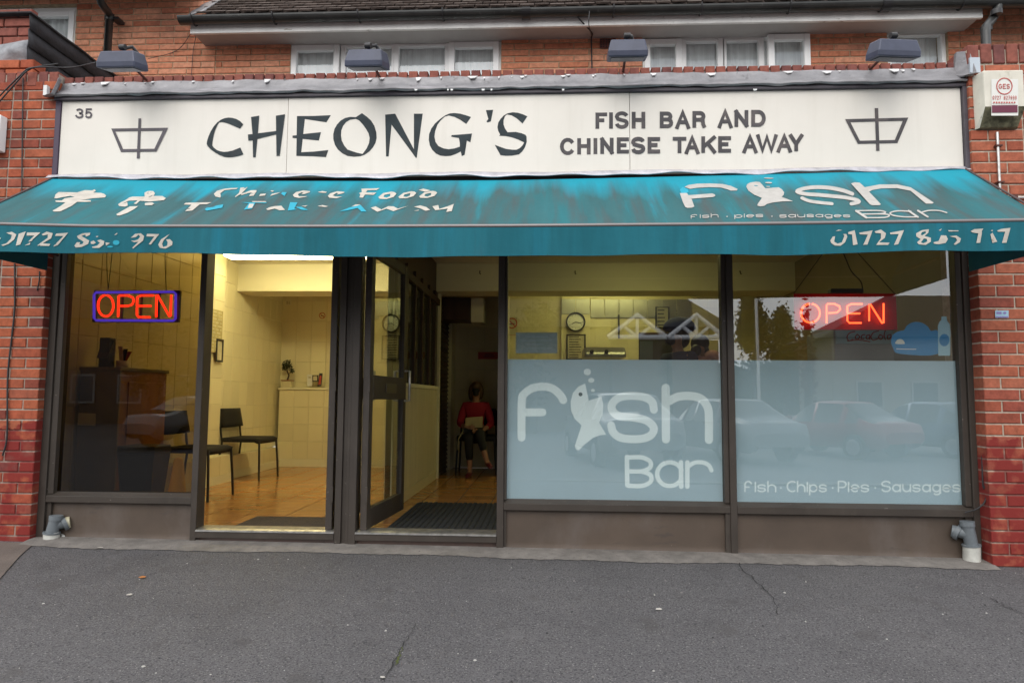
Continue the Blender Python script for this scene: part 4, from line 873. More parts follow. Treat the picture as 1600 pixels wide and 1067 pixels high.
i = Ink(vaf); i.ell(1040, 168, 30, 22, V1); i.ell(985, 205, 26, 8, V1); i.build('lettering', M_cyan, aw)
letters(vaf, V2, [[[(85,130),(105,100),(122,98),(115,140),(140,155),(175,145),(195,95),(185,80),(210,80),(218,100),(200,145),(165,172),(120,170),(92,150)],[(125,58),(150,46),(178,50),(150,55)]],
 [[(225,65),(275,50),(298,160),(262,168),(255,85),(225,80)]], [[(310,70),(415,52),(375,162),(342,165),(378,85),(315,82)]],
 [[(430,60),(480,45),(520,75),(510,110),(465,145),(548,148),(535,165),(443,165),(480,115),(480,75),(440,72)]], [[(550,70),(660,50),(615,160),(582,165),(620,80),(555,82)]],
 [[(890,145),(930,135),(950,90),(990,92),(1003,120),(985,150),(930,160),(895,155)],[(930,52),(955,38),(945,55)]],
 [[(1015,98),(1070,92),(1105,115),(1095,145),(1060,165),(1048,160),(1075,130),(1065,110)],[(1005,50),(1040,52),(1085,52),(1085,59),(1008,60)]],
 [[(1180,58),(1210,42),(1280,38),(1268,55),(1268,75),(1255,148),(1225,150),(1240,75),(1195,68)]], [[(1335,82),(1352,70),(1388,140),(1350,150)],[(1335,52),(1355,48),(1350,60)]], [[(1385,54),(1420,40),(1492,32),(1460,148),(1425,150),(1450,62),(1395,62)]]])
i = Ink(vaf); i.poly([[(755,75),(800,50),(855,42),(850,70),(820,95),(870,110),(870,140),(830,165),(775,160),(762,145),(790,120),(757,100)], [(790,86),(805,90),(832,72),(828,58),(800,65)], [(792,146),(812,152),(842,138),(838,118),(815,114)]], V2); i.build('lettering', M_cream, aw)

# ================================================================== FLOODLIGHTS, ALARM, PIPES, STICKER
def floodlight(px, py, w_, yaw, roll_, label, arm=(30, 30)):
    c = at(px, py, -.30); t = thing('floodlight', tuple(c), label, 'floodlight', 'floodlights along the top of the sign')
    hw, hd, hh = w_/2, .065, .054; mb = MB()
    top = [(-hw*.86, -.045, hh), (hw*.86, -.045, hh), (hw*.86, .06, hh), (-hw*.86, .06, hh)]; mid = [(-hw, -hd, -.018), (hw, -hd, -.018), (hw, hd, -.018), (-hw, hd, -.018)]; bot = [(x, y, -hh) for x, y, z in mid]
    M_ = Matrix.Translation(c) @ Matrix.Rotation(yaw, 4, 'Z') @ Matrix.Rotation(roll_, 4, 'Y') @ Matrix.Rotation(R(12), 4, 'X')
    vs = [M_ @ Vector(q) for q in top+mid+bot]
    mb.add(vs, [(3, 2, 1, 0)]+[(k, (k+1) % 4, 4+(k+1) % 4, 4+k) for k in range(4)]+[(4+k, 4+(k+1) % 4, 8+(k+1) % 4, 8+k) for k in range(4)]+[(8, 9, 10, 11)]); mb.build('housing', M_lampm, t, bevel=.008)
    g = MB(); g.add([M_ @ Vector(q) for q in [(-hw+.02, -hd+.02, -hh-.003), (hw-.02, -hd+.02, -hh-.003), (hw-.02, hd-.02, -hh-.003), (-hw+.02, hd-.02, -hh-.003)]], [(0, 1, 2, 3)]); g.build('lens', M_lampg, t)
    k = MB(); k.tube([M_ @ Vector((0, .02, hh)), M_ @ Vector((-.005, .03, hh+.035)), M_ @ Vector((.03, .06, hh+.05)), M_ @ Vector((.05, .09, hh+.01))], .012, 8); k.cyl(M_ @ Vector((-.02, .01, hh+.035)), M_ @ Vector((.02, .01, hh+.035)), .018); k.build('bracket', M_black, t)
    a = M_ @ Vector((0, .07, 0)); b = at(px+arm[0], py+arm[1], .08); b.z = 3.20
    MB().tube([a, b, (b.x, b.y+.04, 3.12)], .009, 8).build('arm', M_rust, t)
    return t
floodlight(191, 96, .285, R(-8), R(4), 'leftmost floodlight, above the pot emblem and the drainpipe', (48, 22))
floodlight(574, 94, .258, R(-10), R(5), 'second floodlight from the left, in front of the long four-pane window', (24, 24))
floodlight(980, 79, .245, R(0), R(0), 'third floodlight from the left, beside the air brick', (-8, 26))
floodlight(1396, 79, .285, R(10), R(-2), 'rightmost floodlight, in front of the small right window', (-45, 14))

al = thing('alarm_box', (3.14, -.16, 2.9), 'weathered cream burglar alarm box with red lettering on the right pier', 'alarm box')
q0, q1 = at(1521, 120, -.10), at(1594, 206, -.10); x0, x1 = 3.005, 3.262; zt, zb = 3.085, 2.735
fx0 = at(1546, 125, -.205).x; fx1 = at(1592, 125, -.205).x
mb = MB(); vs = [(x0, -.10, zt), (x1, -.10, zt), (x1, -.10, zb), (x0, -.10, zb), (x0+.01, -.195, zt-.005), (x1-.004, -.195, zt-.005), (x1-.004, -.195, zb+.11), (x0+.01, -.195, zb+.11), (x1-.01, -.125, zb+.002), (x0+.015, -.125, zb+.002)]
mb.add(vs, [(0, 1, 5, 4), (1, 2, 8, 6, 5), (0, 4, 7, 9, 3), (4, 5, 6, 7)]); mb.add(vs, [(7, 6, 8, 9), (3, 9, 8, 2)], 1); mb.build('case', [M_alarm, M_moss], al, bevel=.008)
def alf(px, py, k): return at(px, py, -.198-.0002*k)
i = Ink(alf); i.poly([(1549, 124), (1591, 124), (1591, 181), (1549, 181)]); i.build('label_plate', M_paper, al)
i = Ink(lambda x, y, k: at(x, y, -.2005-.0002*k)); pts = arc(1569.5, 135, 12, 12.5, 0, 360, 24); i.stroke(pts, 1.5, None, False)
for ch, a in (('G', 1560.5), ('E', 1567), ('S', 1573)): caps(i, ch, a, 131.5, a+5, 139, 1.1)
for n_, ch in enumerate('0727 827999'):
    if ch != ' ': caps(i, ch, 1551+n_*3.5, 150, 1551+n_*3.5+2.6, 156, .7)
for n_ in range(9): i.stroke([(1552+n_*4, 160.5), (1554.6+n_*4, 160.5)], 2.2, None, False)
i.build('lettering', M_red, al)
i = Ink(lambda x, y, k: at(x, y, -.2005-.0002*k)); i.poly([(1550, 165), (1590, 164.5), (1590, 176), (1550, 176.5)]); i.build('maroon_strip', M_maroon, al)
cn = thing('conduit', (3.2, -.11, 2.4), 'thin grey metal conduit running down from the alarm box', 'conduit')
a = at(1558, 207, -.115); b = at(1563, 315, -.115); MB().tube([a, b], .0085, 8).build('pipe', M_alu, cn)
for y in (228, 285): q = at(1559+(y-207)*.05, y, -.118); MB().box(q.x-.02, q.x+.02, -.13, -.102, q.z-.005, q.z+.005).build('saddle', M_rust, cn)
MB().tube([at(1574, 309, -.115), at(1600, 309, -.115), at(1640, 309, -.115)], .008, 8).build('pipe', M_alu, cn); q = at(1581, 308, -.118); MB().box(q.x-.004, q.x+.03, -.13, -.102, q.z-.014, q.z+.014).build('saddle', M_rust, cn)
st = thing('wall_sticker', tuple(at(1565, 490, -.11)), 'small white and blue sticker on the bricks of the right pier', 'sticker')
i = Ink(lambda x, y, k: at(x, y, -.1065-.0003*k)); i.poly([(1555, 485), (1576, 485), (1576, 496.5), (1555, 496.5)]); i.build('plate', M_lblue, st)
i = Ink(lambda x, y, k: at(x, y, -.1075-.0003*k)); i.poly([(1555.5, 494), (1575.5, 494), (1575.5, 496), (1555.5, 496)]); i.poly([(1557, 487), (1565, 487), (1565, 491), (1557, 491)]); i.ell(1570, 489, 2.5, 2); i.build('print', mat('sticker_print', (.25, .2, .45), .6), st)
wb = thing('junction_box', (-3.2, -.09, 2.75), 'edge of a pale box fixed to the left pier beside the sign', 'box')
MB().box(-3.60, at(3.2, 200, -.11).x, -.13, -.066, at(3, 236, -.11).z, at(3, 181, -.11).z).build('case', M_upvc, wb, bevel=.006)

def waste(px, base, top, side, label):
    q = gpt(*base); t = thing('waste_pipe', (q.x, q.y, q.z), label, 'pipe'); Y = q.y; X = q.x
    w_ = .043; zt = at(px, top, Y).z; zm = q.z+(zt-q.z)*(.42 if side < 0 else .30)
    MB().cyl((X, Y, q.z-.03), (X-.006*side, Y, zm), w_+.006, w_+.004, 24).build('clay_socket', M_pipew, t)
    dx = .02*(1 if side > 0 else -.015/.02)
    mb = MB(); mb.cyl((X-.006*side, Y, zm-.01), (X+dx, Y, zt-.012), w_-.005, w_-.008, 24); mb.cyl((X+dx*.93, Y, zt-.03), (X+dx, Y, zt), w_-.002, w_-.002, 24); mb.build('tee_pipe', M_pipeg, t, bevel=.003)
    MB().cyl((X-.005*side, Y, zm-.004), (X-.004*side, Y, zm+.006), w_+.009, w_+.009, 24).build('seal_ring', M_pipeg, t)
    zc = zm+(zt-zm)*.45; MB().cyl((X, Y, zc), (X+.05*side, Y+.035, zc+.01), .036, .036, 20).cyl((X+.045*side, Y+.03, zc), (X+.062*side, Y+.045, zc+.01), .047, .046, 22).build('branch', M_pipeg, t)
    MB().cyl((X+.060*side, Y+.044, zc+.008), (X+.080*side, Y+.055, zc+.012), .038, .036, 20).build('branch_pipe', M_cream_pipe if side > 0 else M_pipeg, t)
waste(83, (81, 844), 805, 1, 'short grey waste pipe in a clay socket at the foot of the left window')
waste(1513, (1518, 879), 814, -1, 'grey waste pipe rising from a tall weathered socket at the foot of the right window')
cable([at(1534, 560, .0-.01), at(1534, 660, -.03), at(1536, 760, -.05), (3.0, -.06, .55), (2.985, -.06, .42), (2.94, -.05, .36), (2.88, -.02, .33)], .005, label='black cable hanging down the right window jamb to the waste pipe')
MB().tube([gpt(88, 842)+Vector((0, 0, .02)), gpt(93, 840)+Vector((0, .0, .03)), gpt(98, 842)+Vector((0, 0, .015))], .013, 8).build('pipe_offcut', M_pipew)
tag(bpy.data.objects['pipe_offcut'], 'white broken bit beside the left waste pipe', 'debris')

# ================================================================== SHOPFRONT
sf = thing('shopfront', (0, 0, 0), 'brown aluminium shopfront with two doorways and three large windows', 'shopfront')
ZB, ZH = .03, 2.47
def post(x0, x1, y0=0., y1=.10, z0=ZB, z1=ZH, name='mullion', b=.003): return box(name, x0, x1, y0, y1, z0, z1, M_frame, sf, b)
post(-3.10, -3.041, 0, .10, .05, name='jamb'); post(-3.0405, -2.999, .014, .09, .36, name='window_bead')
post(-2.047, -2.007, 0, .11); post(-2.060, -2.0475, .02, .09, .36, name='window_bead')
post(-1.087, -1.045); post(-1.0445, -1.018, .018, .09); post(-1.0175, -.9955, .008, .09); post(-.995, -.948)
post(-.030, .014, 0, .11); post(.0145, .030, .016, .09, .36, name='window_bead')
post(1.455, 1.497, 0, .11); post(1.424, 1.4545, .016, .09, .36, name='window_bead')
post(2.947, 2.985, 0, .10, .03, name='jamb'); post(2.910, 2.9465, .016, .09, .36, name='window_bead'); post(2.9855, 3.03, .03, .10, .03, name='jamb')
def rail(x0, x1, z0, z1):
    box('sill_rail', x0, x1, .002, .10, z0, z1, M_frame, sf, .003)
    MB().prism([(x0, .004, z1+.0005), (x0, .05, z1+.022), (x0, .10, z1+.022), (x0, .10, z1+.0005)], (x1-x0, 0, 0)).build('sill_bead', M_frame, sf)
rail(-3.0405, -2.0475, .306, .350); rail(.0145, 1.4545, .299, .343); rail(1.4975, 2.9465, .297, .343)
for (a, b) in ((-3.0405, -2.0475), (.0145, 1.4545), (1.4975, 2.9465)):
    box('stall_panel', a, b, .040, .06, .02, .306 if a < -1 else .299, M_panel, sf)
box('panel_trim', 1.425, 1.4545, .012, .0395, .03, .298, M_frame, sf); box('panel_trim', .0148, .030, .02, .0395, .03, .298, M_frame, sf); box('panel_trim', 2.905, 2.946, .02, .0395, .03, .296, M_frame, sf); box('panel_trim', -3.04, -3.012, .02, .0395, .04, .305, M_frame, sf)
for (a, b) in ((-2.0065, -1.0875), (-.9475, -.0305)):
    box('threshold', a, b, -.004, .10, .092, .134, M_frame, sf, .003)
    MB().prism([(a, -.010, .1345), (a, .0, .144), (a, .03, .150), (a, .135, .150), (a, .135, .1345)], (b-a, 0, 0)).build('threshold_strip', M_alu, sf)
    box('kick_board', a, b, .045, .06, .0, .092, M_dkwood, sf)
box('transom', -2.0065, -1.0875, .01, .09, 2.08, 2.13, M_frame, sf); box('transom', -.9475, -.0305, .01, .09, 2.08, 2.13, M_frame, sf)
box('head', -3.10, 3.03, .0, .10, 2.4705, 2.56, M_frame, sf)
box('pane', -2.9985, -2.0605, .050, .054, .37, 2.47, G_left, sf)
box('pane', .0305, 1.4235, .050, .054, .363, 2.47, G_right, sf); box('pane', 1.4975, 2.9095, .050, .054, .363, 2.47, G_right, sf)
box('fanlight', -2.006, -1.088, .050, .054, 2.131, 2.47, G_door, sf); box('fanlight', -.947, -.031, .050, .054, 2.131, 2.47, G_door, sf)
# frosted film behind the right panes
fm = M_film.node_tree; pN = fm.nodes['Principled BSDF']; oN = fm.nodes['Material Output']; tl = fm.nodes.new('ShaderNodeBsdfTranslucent'); tl.inputs[0].default_value = (.45, .5, .5, 1)
mxn = fm.nodes.new('ShaderNodeMixShader'); mxn.inputs[0].default_value = .28; fm.links.new(pN.outputs[0], mxn.inputs[1]); fm.links.new(tl.outputs[0], mxn.inputs[2]); fm.links.new(mxn.outputs[0], oN.inputs[0])
zf_ = at(960, 562, .06).z
for a, b in ((.0315, 1.4225), (1.4985, at(1503, 600, .06).x)): MB().add([(a, .0590, .364), (b, .0590, .364), (b, .0590, zf_), (a, .0590, zf_)], [(0, 1, 2, 3)]).build('frosted_film', M_film, sf)
def wf(px, py, k): return at(px, py, .0586-.00012*k)
TW = (780, 580, 3.558)
i = Ink(wf); i.stroke([(124,367),(125,170),(140,125),(185,94),(245,85),(300,98),(340,133),(356,160)], 44, TW, True, 5); i.stroke([(130,228),(240,228)], 44, TW); i.build('lettering', M_filmw, sf)
fb = Ink(wf); fb.poly([(478,68),(440,85),(410,120),(397,170),(400,220),(420,265),(458,300),(420,415),(428,435),(445,438),(470,410),(520,370),(560,355),(595,352),(555,285),(575,240),(578,180),(568,140),(498,163)], TW)
fb.ell(452, 128, 11, 11, TW, 1); fb.ell(512, 50, 17, 13, TW, 0); fb.ell(521, 106, 11, 8, TW, 0); fb.ell(490, 4, 20, 18, TW, 0); fb.build('fish_emblem', [M_filmw, mat('film_blue_eye', (.12, .17, .2), .5)], sf)
i = Ink(wf); i.stroke([(860,213),(850,170),(810,145),(740,136),(670,145),(630,178),(628,215),(665,248),(740,256),(815,272),(858,310),(848,350),(805,372),(740,377),(675,368),(635,340),(622,300)], 44, TW, True, 5); i.build('lettering', M_filmw, sf)
i = Ink(wf); i.stroke([(925,92),(927,377)], 46, TW); i.stroke([(945,165),(1000,140),(1080,139),(1130,158),(1160,205),(1166,260),(1166,380)], 46, TW, True, 5); i.build('lettering', M_filmw, sf)
i = Ink(wf); i.stroke([(710,476),(712,632)], 25, TW); i.stroke([(718,478),(790,478),(838,500),(838,535),(790,555),(725,555)], 24, TW, True, 4); i.stroke([(790,555),(840,575),(842,612),(795,636),(720,636)], 24, TW, True, 4); i.build('lettering', M_filmw, sf)
i = Ink(wf); i.stroke(arc(948, 571, 70, 66, 20, 340, 20), 24, TW); i.stroke([(1010,505),(1012,640)], 25, TW); i.build('lettering', M_filmw, sf)
i = Ink(wf); i.stroke([(1046,506),(1046,640)], 25, TW); i.stroke([(1050,530),(1085,508),(1130,506),(1165,522),(1180,550)], 23, TW, True, 4); i.build('lettering', M_filmw, sf)
for t_, a, b in (('fish', 1164, 1212), ('Chips', 1230, 1291), ('Pies', 1310, 1357), ('Sausages', 1378, 1500)):
    i = Ink(wf); rounded(i, t_, a, b, 767.5, 767.8, 10.5, 2.3, .34); i.build('lettering', M_filmw, sf)
i = Ink(wf)
for x in (1220, 1301, 1367.5): i.ell(x, 762, 1.3, 1.3)
i.build('lettering', M_filmw, sf)

def door(hx, hy, ang, label_, parent):
    """glazed door leaf; local x runs from the hinge to the free edge"""
    M_ = Matrix.Translation((hx, hy, 0)) @ Matrix.Rotation(ang, 4, 'Z'); L_, T_ = .86, .044; z0, z1 = .152, 2.055
    def bx(mb, a, b, c, d, e, f):
        v = [(a, c, e), (b, c, e), (b, d, e), (a, d, e), (a, c, f), (b, c, f), (b, d, f), (a, d, f)]
        return mb.add([M_ @ Vector(q) for q in v], [(0, 3, 2, 1), (4, 5, 6, 7), (0, 1, 5, 4), (1, 2, 6, 5), (2, 3, 7, 6), (3, 0, 4, 7)])
    F = MB(); bx(F, 0, .075, -T_/2, T_/2, z0, z1); bx(F, L_-.075, L_, -T_/2, T_/2, z0, z1); bx(F, .0755, L_-.0755, -T_/2+.002, T_/2-.002, z0, z0+.13); bx(F, .0755, L_-.0755, -T_/2+.002, T_/2-.002, z1-.075, z1); bx(F, .0755, L_-.0755, -T_/2-.002, T_/2+.002, 1.0, 1.165)
    d_ = F.build('door', M_frame, parent, bevel=.003)
    for a, b in ((z0+.131, .999), (1.166, z1-.076)): bx(MB(), .076, L_-.076, -.003, .003, a, b).build('glass', G_door, d_)
    mb = MB(); bx(mb, .34, .58, -T_/2-.010, -T_/2-.0025, 1.045, 1.115); mb.build('letter_plate', mat('bronze_plate', (.09, .075, .06), .35, .6), d_, bevel=.003)
    hm = MB()
    for sg_ in (-1, 1): hm.tube([M_ @ Vector(q) for q in ((L_-.04, sg_*T_/2, .99), (L_-.04, sg_*(T_/2+.04), .99), (L_-.04, sg_*(T_/2+.04), 1.22), (L_-.04, sg_*T_/2, 1.22))], .010, 8)
    hm.build('handle', M_alu, d_)
    for zz in (.33, 1.05, 1.85): bx(MB(), -.012, .0, -T_/2-.006, -T_/2+.012, zz, zz+.10).build('hinge', M_frame, d_)
    return d_
door(-.905, .03, R(85.5), '', sf); door(-1.135, .03, R(89), '', sf)

# ================================================================== INTERIOR
FZ, CZ = .12, 2.515
tile_cache = {}
def tilebox(w_, h_, d_=.008, ch=.0025):
    key = (round(w_, 3), round(h_, 3), d_)
    if key not in tile_cache:
        me = brick_mesh(w_, h_, d_, ch, .0004, seed=len(tile_cache)); tile_cache[key] = me
    return tile_cache[key]
def tile_wall(name, p0, p1, z0, z1, tw, th, m=M_tilew, lab=None, cat=None, limit=300, kind=None, zoff=0):
    """tiled wall from p0 to p1 (plan view); tiles stand proud on the right-hand side seen walking p0->p1... normal = rot -90"""
    p0 = Vector((p0[0], p0[1], 0)); p1 = Vector((p1[0], p1[1], 0)); d_ = (p1-p0); L_ = d_.length; d_.normalize(); n_ = Vector((d_.y, -d_.x, 0)); ang = math.atan2(d_.y, d_.x)
    t = thing(name, tuple(p0+Vector((0, 0, z0))), lab, cat, kind=kind)
    B = MB(); q = [p0, p1, p1-n_*.08, p0-n_*.08]; B.add([(a.x, a.y, z) for z in (z0, z1) for a in q], [(0, 3, 2, 1), (4, 5, 6, 7), (0, 1, 5, 4), (1, 2, 6, 5), (2, 3, 7, 6), (3, 0, 4, 7)]); B.build('backing', M_grout, t)
    nx = max(1, round(L_/tw)); tw = L_/nx; z = z0; cnt = 0; first = True
    while z < z1-.01:
        h_ = min(th, z1-z)
        if first and zoff: h_ = zoff
        first = False
        me = tilebox(tw-.003, h_-.003); 
        if not me.materials: me.materials.append(m)
        for i in range(nx):
            if cnt >= limit: break
            o = bpy.data.objects.new('tile', me); COL.objects.link(o); o.parent = t; c_ = p0+d_*(tw*(i+.5))+n_*(.006+random.uniform(-.0006, .0006))
            o.location = Vector((c_.x, c_.y, z+h_/2))-ORG[t.name]; o.rotation_euler = (random.uniform(-.004, .004), 0, ang+random.uniform(-.004, .004)); cnt += 1
        z += h_
    return t
floor = thing('floor', (0, 0, FZ), kind='structure')
box('screed', -3.35, 3.05, .10, 4.5, -.3, FZ-.004, M_fgrout, floor)
me = None; n_ = 0; ts = .30
for ix in range(21):
    for iy in range(15):
        x = -3.2+ts*(ix+.5)+.02; y = .12+ts*(iy+.5)
        if x > 1.25 or y > 4.45 or n_ >= 240: continue
        if me is None:
            mb = MB(); a = ts/2-.005; c_ = .003; mb.add([(-a+c_, -a+c_, 0), (a-c_, -a+c_, 0), (a-c_, a-c_, 0), (-a+c_, a-c_, 0), (-a, -a, -.003), (a, -a, -.003), (a, a, -.003), (-a, a, -.003), (-a, -a, -.012), (a, -a, -.012), (a, a, -.012), (-a, a, -.012)], [(0, 1, 2, 3)]+[(k, 4+k, 4+(k+1) % 4, (k+1) % 4) for k in range(4)]+[(4+k, 8+k, 8+(k+1) % 4, 4+(k+1) % 4) for k in range(4)])
            o = mb.build('tile', M_floort); me = o.data; bpy.data.objects.remove(o)
        o = bpy.data.objects.new('tile', me); COL.objects.link(o); o.parent = floor; o.location = (x, y, random.uniform(-.0004, .0004)); o.rotation_euler = (random.uniform(-.002, .002), random.uniform(-.002, .002), 0); n_ += 1
MB().box(1.25, 3.0, .12, 4.45, FZ-.004, FZ).build('far_tiles', M_floort, floor)
tag(MB().box(-3.3, 3.1, .105, 4.5, CZ, CZ+.05).build('ceiling', M_ceil), kind='structure')
tag(MB().box(-3.25, 3.02, 3.05, 3.46, 2.20, CZ-.001).build('ceiling_beam', M_beam, bevel=.006), 'cream painted beam crossing the whole shop under the ceiling', 'beam')
tw1 = tile_wall('tiled_wall', (-3.28, .11), (-3.14, 2.60), FZ, CZ, .20, .27, lab='cream tiled left side wall of the waiting room nearest the window', cat='wall')
tw2 = tile_wall('tiled_wall', (-3.22, 2.60), (-3.22, 4.40), FZ+.25, CZ, .20, .27, lab='cream tiled left side wall of the waiting room behind the black chair', cat='wall')
# tiles must face the room (+X)
tw3 = tile_wall('tiled_wall', (-3.22, 4.40), (-.99, 4.40), FZ, CZ, .20, .27, lab='cream tiled back wall of the waiting room above the plant ledge', cat='wall')
tw4 = tile_wall('tiled_wall', (-.93, 4.42), (3.0, 4.42), FZ+.6, CZ, .21, .27, lab='dim tiled back wall behind the counter with the clock', cat='wall', zoff=.12)
box('skirting', -.92, 3.0, 4.40, 4.42, FZ, FZ+.6, M_tilew, tw4)
tag(MB().box(3.0, 3.08, .1, 4.45, FZ, CZ).build('side_wall', mat('brown_side_wall', (.30, .24, .15), .6, var=(2, .1))), 'plain brownish right side wall of the shop', 'wall')
# plinths
for (nm, x, y0, y1, zt, lab) in (('tiled_plinth', -3.05, 1.25, 2.72, .40, 'nearer low tiled plinth along the left wall of the waiting room'), ('tiled_plinth', -3.13, 2.72, 4.22, .37, 'farther low tiled plinth behind the black chair')):
    t = thing(nm, (x, (y0+y1)/2, FZ), lab, 'plinth'); box('core', x-.10, x, y0, y1, FZ, zt, M_tilew, t, .003); box('skirting', x+.0005, x+.014, y0, y1, FZ, FZ+.085, M_beam, t, .003)
    for k in range(int((y1-y0)/.2)): box('tile', x+.0006, x+.007, y0+.2*k+.002, y0+.2*k+.198, FZ+.087, zt-.002, M_tilew, t)
lg = thing('tiled_ledge', (-2.1, 4.25, FZ), 'low tiled ledge along the back wall carrying the plant', 'ledge')
box('core', -3.16, -.99, 4.24, 4.388, FZ, 1.10, M_grout, lg); box('top', -3.17, -.99, 4.215, 4.388, 1.101, 1.128, M_beam, lg, .004); box('skirting', -3.16, -.99, 4.222, 4.2395, FZ, FZ+.10, M_beam, lg, .003)
for i_ in range(11):
    for j_ in range(4):
        o = bpy.data.objects.new('tile', tilebox(.193, .216)); 
        if not o.data.materials: o.data.materials.append(M_tilew)
        COL.objects.link(o); o.parent = lg; o.location = Vector((-3.16+.1973*(i_+.5), 4.234, FZ+.10+.22*(j_+.5)))-ORG[lg.name]
# partition between the rooms
pt = thing('partition', (-.95, 2.0, FZ), 'partition wall with cream boards below and dark stained glazed screen above', 'partition wall')
box('core', -.985, -.942, .95, 3.16, FZ, CZ, M_dkwood, pt)
box('plaster', -.990, -.9855, .95, 4.39, FZ, CZ, M_ceil, pt); box('end_wall', -.985, -.976, 3.17, 4.45, FZ, CZ, M_dkwood, pt); box('corner_post', -.975, -.90, 4.06, 4.41, FZ, CZ, M_tilew, pt)
nb = 22
for k in range(nb): y = .95+(3.16-.95)*k/nb; box('board', -.9415, -.928+random.uniform(-.001, .001), y+.003, y+(3.16-.95)/nb-.003, FZ+.10, 1.10, M_tilew, pt)
box('skirting', -.9414, -.922, .95, 3.16, FZ, FZ+.098, M_tilew, pt, .003); box('dado_rail', -.9414, -.915, .95, 3.16, 1.102, 1.14, M_beam, pt, .004)
for y in (.97, 1.35, 1.73, 2.1, 2.5, 2.86): box('screen_post', -.9415, -.915, y, y+.06, 1.142, 2.18, M_dkwood, pt, .003)
box('screen_rail', -.9415, -.912, .95, 3.16, 2.05, 2.12, M_dkwood, pt, .003)
box('screen_glass', -.9412, -.938, 1.0, 3.1, 1.142, 2.05, mat('dim_glass', (.05, .05, .035), .1, spec=.8), pt)
box('edge_trim', -.9414, -.905, 3.161, 3.20, FZ, 2.19, M_beam, pt, .003)
sh = thing('slatted_door', (-.93, 3.7, FZ), 'dark brown slatted folding door beyond the partition', 'door')
box('frame', -.97, -.93, 3.22, 3.30, FZ, 2.15, M_dkwood, sh); box('leaf', -.975, -.945, 3.30, 4.05, FZ, 2.1, M_dkwood, sh)
for k in range(38): MB().prism([(-.9445, 3.31, FZ+.03+k*.052), (-.925, 3.31, FZ+.04+k*.052), (-.9445, 3.31, FZ+.072+k*.052)], (0, .72, 0)).build('slat', M_dkwood, sh)
ac = thing('wall_cabinet', (-.75, 3.7, 2.0), 'dark boxy unit hanging high in the corner above the slatted door', 'cabinet')
box('case', -.94, -.60, 3.48, 3.9, 1.93, 2.19, M_dkwood, ac, .01); box('pale_side', -.599, -.45, 3.50, 3.88, 1.90, 2.19, M_ceil, ac, .006)
# fluorescent battens: these light the shop
def batten(x0, x1, y, z, m, label, w_=.09):
    t = thing('ceiling_light', ((x0+x1)/2, y, z), label, 'ceiling light'); box('batten', x0, x1, y-w_/2, y+w_/2, z+.035, CZ-.001, M_upvc, t); box('diffuser', x0+.02, x1-.02, y-w_, y+w_, z, z+.034, m, t, .008)
batten(-3.02, -1.16, 2.34, 2.436, E_tube, 'bright fluorescent fitting on the waiting room ceiling just under the awning edge', .10)
batten(.75, 1.75, 1.9, 2.47, E_tube2, 'fluorescent fitting above the counter area', .10)
batten(.55, 1.65, 3.85, 2.47, E_tube2, 'fluorescent fitting behind the ceiling beam over the fryer', .08)

tag(MB().box(-.215, -.19, 3.47, 4.41, FZ, CZ-.002).build('light_baffle', M_ceil), 'thin cream baffle hidden behind the middle window post, added to shade the seated woman', 'wall')  # added baffle, hidden by the window post, blocks the rear fitting's light
# mats
def ribmat(x0, x1, y0, y1, m, label, ribs):
    t = thing('door_mat', ((x0+x1)/2, (y0+y1)/2, FZ), label, 'door mat'); box('base', x0, x1, y0, y1, FZ+.002, FZ+.009, m, t, .003)
    if ribs:
        mb = MB(); nx_ = int((x1-x0)/.042); ny_ = int((y1-y0)/.055)
        for i_ in range(nx_):
            for j_ in range(ny_):
                a = x0+.02+i_*.042; b = y0+.015+j_*.055+(i_ % 2)*.018; mb.box(a, a+.026, b, b+.036, FZ+.0095, FZ+.016)
        tag(mb.build('rubber_nubs', M_mat, t), kind='stuff')
P0, P1 = atz(612, 831, FZ), atz(655, 786, FZ)
ribmat(-.80, .02, .16, 1.38, M_mat, 'black ribbed rubber mat inside the right doorway', True)
ribmat(-1.86, -1.12, .15, .62, M_mat2, 'brown coir mat just inside the left doorway', False)

# chairs
def chair(name, loc, rz, label, group):
    t = thing(name, (0, 0, 0), label, 'chair', group)
    w_ = .235
    s_ = MB(); s_.grid(lambda u, v: ((u-.5)*.46*(1-.05*v), -.21+.42*v, .445-.012*math.sin(v*3.14)*math.sin(u*3.14)+(.006 if v > .1 else -.012)), 8, 8); so_ = s_.build('seat', M_chair, t, solid=.045); so_.modifiers[0].offset = -1
    b_ = MB(); b_.grid(lambda u, v: ((u-.5)*.45*(1-.06*v), .215+.035*v-.03*math.sin(u*3.14), .56+.20*v), 8, 4); b_.build('backrest', M_chair, t, solid=.035)
    for sx in (-1, 1):
        MB().tube([(sx*.21, -.20, .43), (sx*.225, -.215, .20), (sx*.235, -.225, 0)], .0115, 8).build('leg', M_chaira, t)
        MB().tube([(sx*.215, .25, .74), (sx*.215, .225, .50), (sx*.215, .21, .40), (sx*.225, .235, .20), (sx*.235, .26, 0)], .0115, 8).build('leg', M_chaira, t)
        MB().tube([(sx*.215, -.2, .425), (sx*.215, .21, .425)], .010, 8).build('seat_rail', M_chaira, t)
    t.location = loc; t.rotation_euler = (0, 0, rz); ORG[t.name] = Vector(loc); return t
c1 = chair('waiting_chair', (-2.96, 2.96, FZ), R(88), 'black waiting chair against the left wall seen through the open left doorway', 'black waiting chairs')
copy_tree(c1, (-2.80, 1.52, FZ), R(90), 'black waiting chair half hidden behind the bin in the left window')
copy_tree(c1, (-.53, 3.74, FZ), R(2), 'black waiting chair the woman in red sits on')

